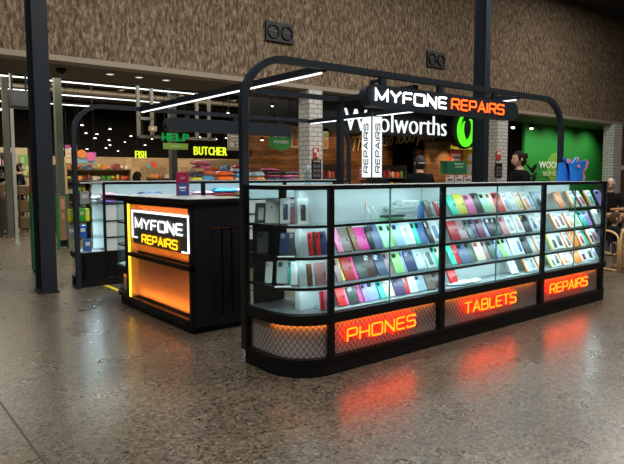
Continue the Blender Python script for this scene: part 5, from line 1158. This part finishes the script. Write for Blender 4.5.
MB().box(xa, xb, 9.4, 9.6, 0, 1.2).build('lower_post', mat((.02, .018, .02), .5), t); MB().box(xa, xb, 9.4, 9.6, 1.2, 1.85).build('timber_section', mat((.28, .11, .035), .5), t); MB().box(xa-.02, xa, 9.42, 9.58, .05, 1.2).build('green_edge', mat((.02, .2, .06), .5), t)
a = at(58.5, 200, 12.3).x; b = at(66, 200, 12.3).x; t = empty('security_gate', ((a+b)/2, 12.3, 0), 'brown and green entrance gate panel right of the steel column', 'gate')
MB().box(a, b, 12.3, 12.36, .18, 1.05).build('panel', mat((.30, .19, .09), .6), t); MB().box(a-.04, a, 12.28, 12.38, 0, 1.1).build('gate_post', mat((.02, .2, .06), .5), t); MB().box(b, b+.04, 12.28, 12.38, 0, 1.1).build('gate_post', mat((.02, .2, .06), .5), t); MB().box(a+.03, b-.03, 12.29, 12.3, .8, 1.0).box(a+.05, b-.05, 12.29, 12.3, .6, .72).build('notice', mat((.6, .3, .22), .6), t); MB().box(a, b, 12.3, 12.36, .05, .18).build('kick_plate', BLACKM, t)
a = at(8.5, 108, 13.4); b = at(31, 91, 13.4); t = empty('hanging_screen', ((a.x+b.x)/2, 13.4, a.z), 'grey box-backed monitor hanging at the left under the linear lights', 'monitor')
MB().box(a.x, b.x, 13.4, 13.5, a.z, b.z).build('housing', mat((.05, .05, .055), .4), t, bevel=.01); MB().box(a.x+.05, b.x-.05, 13.385, 13.4, a.z+.05, b.z-.05).build('screen', mat((.09, .09, .1), .15), t)
for fx in (.2, .8): x = a.x+(b.x-a.x)*fx; MB().tube([(x, 13.45, b.z), (x, 13.45, 4.5)], .02, 6).build('hanger', BLACKM, t)
# ================================================================ LIGHT
WARM = (1, .82, .58)
def mall(x, y, sx, sy, p, col=(1, .95, .88)): area('mall_ceiling_light', (x, y, 6.95), (sx, sy), p, col)
mall(1, 1.5, 3, 1.2, 210); mall(6, 1.5, 3, 1.2, 210); mall(11, 1.5, 3, 1.2, 180); mall(17, 2, 4, 1.5, 160)
mall(-3, 5, 2, 2, 150); mall(4, 6.0, 3, .6, 210); mall(10, 6, 3, .6, 210); mall(2, -4, 4, 2, 150); mall(17, 7, 3, .6, 160); mall(-3, -1, 2, 2, 70)
# shop: warm light on cream wall, timber walls, left aisle
area('shop_light', (7, 19.3, 4.3), (12, 1.2), 520, WARM, (math.radians(10), 0, 0))
area('shop_light', (7.5, 12.4, 4.2), (5, .4), 110, (1, .95, .82), (math.radians(55), 0, 0))  # added fill lamp, brightens the hanging signs from the front
area('shop_light', (5, 16, 4.3), (8, 1.5), 300, (1, .95, .82))
area('shop_light', (1.5, 12.8, 3.9), (6, 1.0), 110, (1, .95, .82))
for x in (8.6, 9.8, 11.0, 12.2):
    l = bpy.data.lights.new('timber_washer', 'SPOT'); l.energy = 65; l.spot_size = 1.2; l.spot_blend = .7; l.color = (1, .72, .42); l.shadow_soft_size = .05
    o = bpy.data.objects.new('timber_washer', l); COL.objects.link(o); o.location = (x, 11.5, 3.25); o.rotation_euler = (math.radians(32), 0, 0)
for x in (12.9, 13.9):
    l = bpy.data.lights.new('timber_washer', 'SPOT'); l.energy = 60; l.spot_size = 1.3; l.spot_blend = .7; l.color = (1, .75, .45); l.shadow_soft_size = .05
    o = bpy.data.objects.new('timber_washer', l); COL.objects.link(o); o.location = (x, 10.7, 2.45); o.rotation_euler = (math.radians(25), 0, 0)
w = bpy.data.worlds.new('world'); sc.world = w; w.use_nodes = True; w.node_tree.nodes['Background'].inputs[0].default_value = (.9, .95, 1, 1); w.node_tree.nodes['Background'].inputs[1].default_value = .05
sc.view_settings.view_transform = 'Standard'; sc.view_settings.look = 'None'; sc.view_settings.gamma = 1; sc.view_settings.exposure = 0.0
sc.view_settings.use_curve_mapping = False
sc.cycles.use_denoising = True; sc.cycles.denoising_prefilter = 'ACCURATE'; sc.cycles.denoising_input_passes = 'RGB_ALBEDO_NORMAL'; sc.cycles.max_bounces = 8; sc.cycles.transparent_max_bounces = 24; sc.cycles.caustics_reflective = False; sc.cycles.caustics_refractive = False
sc.cycles.sample_clamp_indirect = 4
